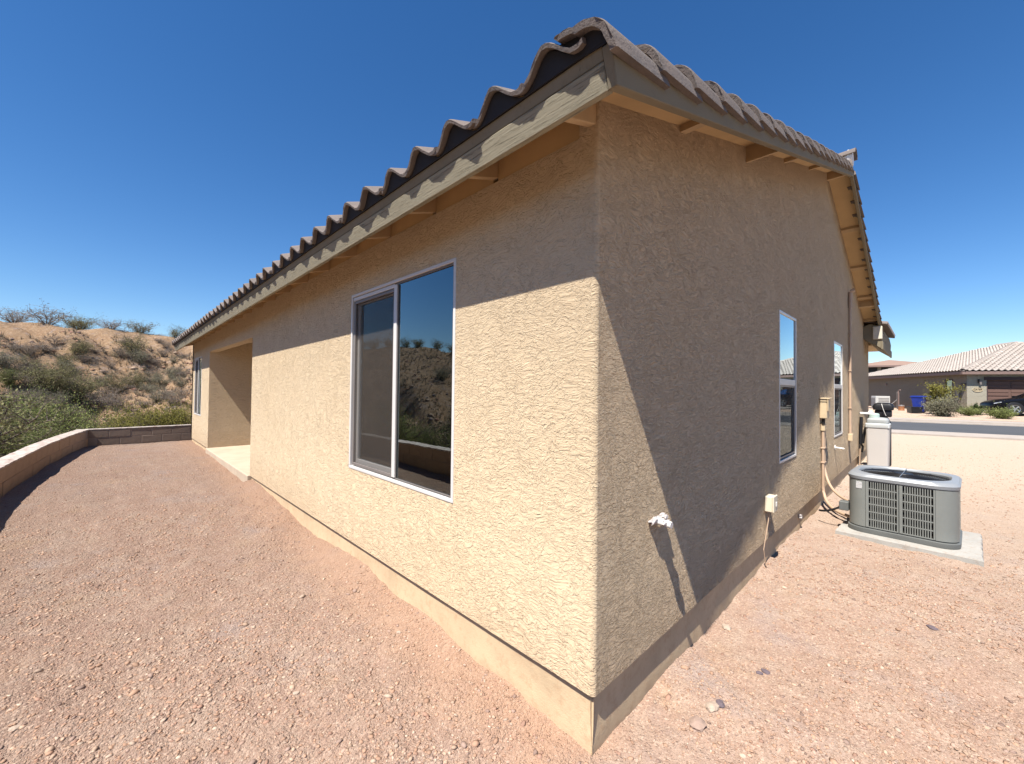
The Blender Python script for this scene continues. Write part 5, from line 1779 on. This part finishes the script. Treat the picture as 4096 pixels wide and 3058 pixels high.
# ------------------------------------------------------------------ gravel: loose pebbles over the ground sheet
def ico():
    bm = bmesh.new(); bmesh.ops.create_icosphere(bm, subdivisions=1, radius=1.0)
    V = np.array([v.co for v in bm.verts]); F_ = np.array([[v.index for v in f.verts] for f in bm.faces]); bm.free()
    return V, F_
IV, IF = ico()
OV_ = np.array([(1, 0, 0), (-1, 0, 0), (0, 1, 0), (0, -1, 0), (0, 0, 1), (0, 0, -1)], float)
OF_ = np.array([(0, 2, 4), (2, 1, 4), (1, 3, 4), (3, 0, 4), (2, 0, 5), (1, 2, 5), (3, 1, 5), (0, 3, 5)])
def gz(x, y):
    """height of the gravel sheet by bilinear lookup"""
    i = np.clip(np.searchsorted(gx, x)-1, 0, nx-2); j = np.clip(np.searchsorted(gy, y)-1, 0, ny-2)
    fx = (x-gx[i])/(gx[i+1]-gx[i]); fy = (y-gy[j])/(gy[j+1]-gy[j])
    return (Z[j, i]*(1-fx)+Z[j, i+1]*fx)*(1-fy)+(Z[j+1, i]*(1-fx)+Z[j+1, i+1]*fx)*fy
PAL = np.array([(0.50, 0.31, 0.21), (0.46, 0.27, 0.18), (0.56, 0.41, 0.30), (0.60, 0.48, 0.38), (0.36, 0.20, 0.15), (0.30, 0.23, 0.21), (0.16, 0.12, 0.12), (0.66, 0.56, 0.44), (0.52, 0.36, 0.29)])
PW = np.array([0.24, 0.22, 0.16, 0.09, 0.10, 0.06, 0.03, 0.03, 0.07]); PW = PW/PW.sum()
def scatter(n, rmin, rmax, smin, smax, TV, TF):
    r = rmin*(rmax/rmin)**RNG.random(n)
    a = np.radians(RNG.uniform(-14, 102, n))
    x = CAM.x+r*np.cos(a); y = CAM.y+r*np.sin(a)
    clump = fbm(x, y, 1.1, 3)
    keep = ((x < 0.0) | (y < 0.0)) & (x > wall_x(np.minimum(y, 13))+0.03) & (y < 12.95) & (clump > RNG.uniform(-0.55, 0.30, n)) & ~((np.abs(x-AC_C[0]) < 0.6) & (np.abs(y-AC_C[1]) < 0.6))
    x, y, r = x[keep], y[keep], r[keep]; n = len(x)
    s = smin*(smax/smin)**(RNG.random(n)**2.2)
    k = len(TV)
    V = TV[None]*(1+0.28*RNG.uniform(-1, 1, (n, k, 1)))
    V = V*np.stack([RNG.uniform(0.8, 1.5, n), RNG.uniform(0.7, 1.1, n), RNG.uniform(0.35, 0.7, n)], -1)[:, None, :]
    an = RNG.uniform(0, 6.28, n); c, sn = np.cos(an), np.sin(an)
    tl = RNG.normal(0, 0.25, n)
    vx = V[..., 0]*c[:, None]-V[..., 1]*sn[:, None]; vy = V[..., 0]*sn[:, None]+V[..., 1]*c[:, None]
    vz = V[..., 2]+vx*tl[:, None]
    V = np.stack([vx, vy, vz], -1)*s[:, None, None]
    V = V+np.stack([x, y, gz(x, y)+s*0.12], -1)[:, None, :]
    F_ = TF[None]+(np.arange(n)*k)[:, None, None]
    col = 0.78*(0.55*PAL[RNG.choice(len(PAL), n, p=PW)]+0.45*np.array((0.48, 0.31, 0.215)))*RNG.uniform(0.75, 1.15, (n, 1))
    return V.reshape(-1, 3), F_.reshape(-1, 3), np.repeat(col, k, 0)
def pebbles(name, parts, label):
    Vs, Fs, Cs = [], [], []
    o = 0
    for V, F_, c in parts:
        Vs.append(V); Fs.append(F_+o); Cs.append(c); o += len(V)
    V = np.concatenate(Vs); F_ = np.concatenate(Fs); C_ = np.concatenate(Cs)
    me = np_mesh(name, V, F_, PEBBLE, False)
    at = me.color_attributes.new('tint', 'FLOAT_COLOR', 'POINT')
    at.data.foreach_set('color', np.concatenate([C_, np.ones((len(C_), 1))], 1).astype(np.float32).ravel())
    return tag(link(name, me), label, 'gravel', None, 'stuff')
pebbles('gravel', [scatter(85000, 1.5, 6.5, 0.0028, 0.012, IV, IF), scatter(70000, 4.0, 17.0, 0.005, 0.015, OV_, OF_), scatter(420, 1.6, 7.0, 0.012, 0.022, IV, IF)], 'loose pinkish gravel and pebbles covering the lot')

# single bigger stones near the house corner
def stone(seed, r, mat, x, y, label, sq_=(1.2, 0.9, 0.5), rz_=0.0):
    m = MB(); lump(m, (0, 0, 0), r, seed, 2, sq_, 0.16)
    o = m.build('loose_stone', mat, None, False, (x, y, float(gz(np.array([x]), np.array([y]))[0])+r*0.12))
    o.rotation_euler = (0, 0, rz_)
    return tag(o, label, 'stone', None)
def gpx(X, Yp):
    d = Fv+R2*((X-1106.5)/883.51)+U2*((826-Yp)/883.51)
    t_ = -CAM.z/d.z
    p = CAM+d*t_
    return p.x, p.y
ST = [(1508, 1567, 0.040, STONEM, 'large pink flat stone at the bottom of the picture right of the corner'), (1570, 1350, 0.030, STONEW, 'pale cracked stone by the gable footing'),
      (1655, 1449, 0.020, STONED, 'dark grey stone in a cluster of dark pebbles on the right gravel'), (1642, 1452, 0.016, STONED, 'smaller dark pebble beside the dark grey stone'),
      (1540, 1530, 0.030, STONEW, 'white angular stone among broken pieces right of the corner'), (1556, 1525, 0.022, STONED, 'dark slaty stone among the broken pieces right of the corner'),
      (2015, 1361, 0.024, STONED, 'lone dark oval stone on the right side of the lot'),
      (862, 1375, 0.014, STONEW, 'cream oval stone near the long footing'), (640, 1500, 0.013, STONEW, 'pale stone left of the purple pebble patch'), (30, 1585, 0.018, STONEW, 'pale stone in the bottom left corner of the gravel')]
for k, (X, Yp, r, mt, lab) in enumerate(ST):
    x, y = gpx(X, Yp)
    stone(k+60, r, mt, x, y, lab, (1.25, 0.95, 0.5), k*0.7)
# small stones and dry tufts strewn over the hillside
def hill_stuff():
    n = 9000
    a = np.radians(RNG.uniform(80, 140, n)); r = RNG.uniform(13, 44, n)
    x = r*np.cos(a); y = r*np.sin(a)
    z = hill_z(x, y)
    keep = fbm(x, y, 0.3, 3) > RNG.uniform(-0.6, 0.35, n)
    x, y, z = x[keep], y[keep], z[keep]; n = len(x)
    s = 0.05*(5.0)**(RNG.random(n)**2.5)
    V = OV_[None]*(1+0.3*RNG.uniform(-1, 1, (n, 6, 1)))*np.array((1.2, 1.0, 0.6))
    V = V*s[:, None, None]+np.stack([x, y, z], -1)[:, None, :]
    col = PAL[RNG.choice([0, 1, 2, 4, 5, 8], n)]*RNG.uniform(0.35, 0.7, (n, 1))
    F_ = OF_[None]+(np.arange(n)*6)[:, None, None]
    pebbles('hillside_stones', [(V.reshape(-1, 3), F_.reshape(-1, 3), np.repeat(col, 6, 0))], 'scattered stones on the sandy hillside')
    # tufts: thin blades
    n = 7000
    a = np.radians(RNG.uniform(80, 140, n)); r = RNG.uniform(13, 44, n)
    x = r*np.cos(a); y = r*np.sin(a); z = hill_z(x, y)
    V, F_ = [], []
    b = 0
    for i in range(n):
        h0 = RNG.uniform(0.12, 0.55)
        for k in range(10):
            an = RNG.uniform(0, 6.28); sp = RNG.uniform(0.1, 0.8)*h0
            dx, dy = math.cos(an), math.sin(an)
            V += [(x[i]-dy*.018, y[i]+dx*.018, z[i]-.02), (x[i]+dy*.018, y[i]-dx*.018, z[i]-.02), (x[i]+dx*sp, y[i]+dy*sp, z[i]+h0*RNG.uniform(.5, 1))]
            F_.append((b, b+1, b+2)); b += 3
    tag(link('dry_tufts', np_mesh('dry_tufts', V, F_, LEAF_D)), 'dry grass tufts and twigs strewn over the hillside', 'grass', None, 'stuff')
hill_stuff()
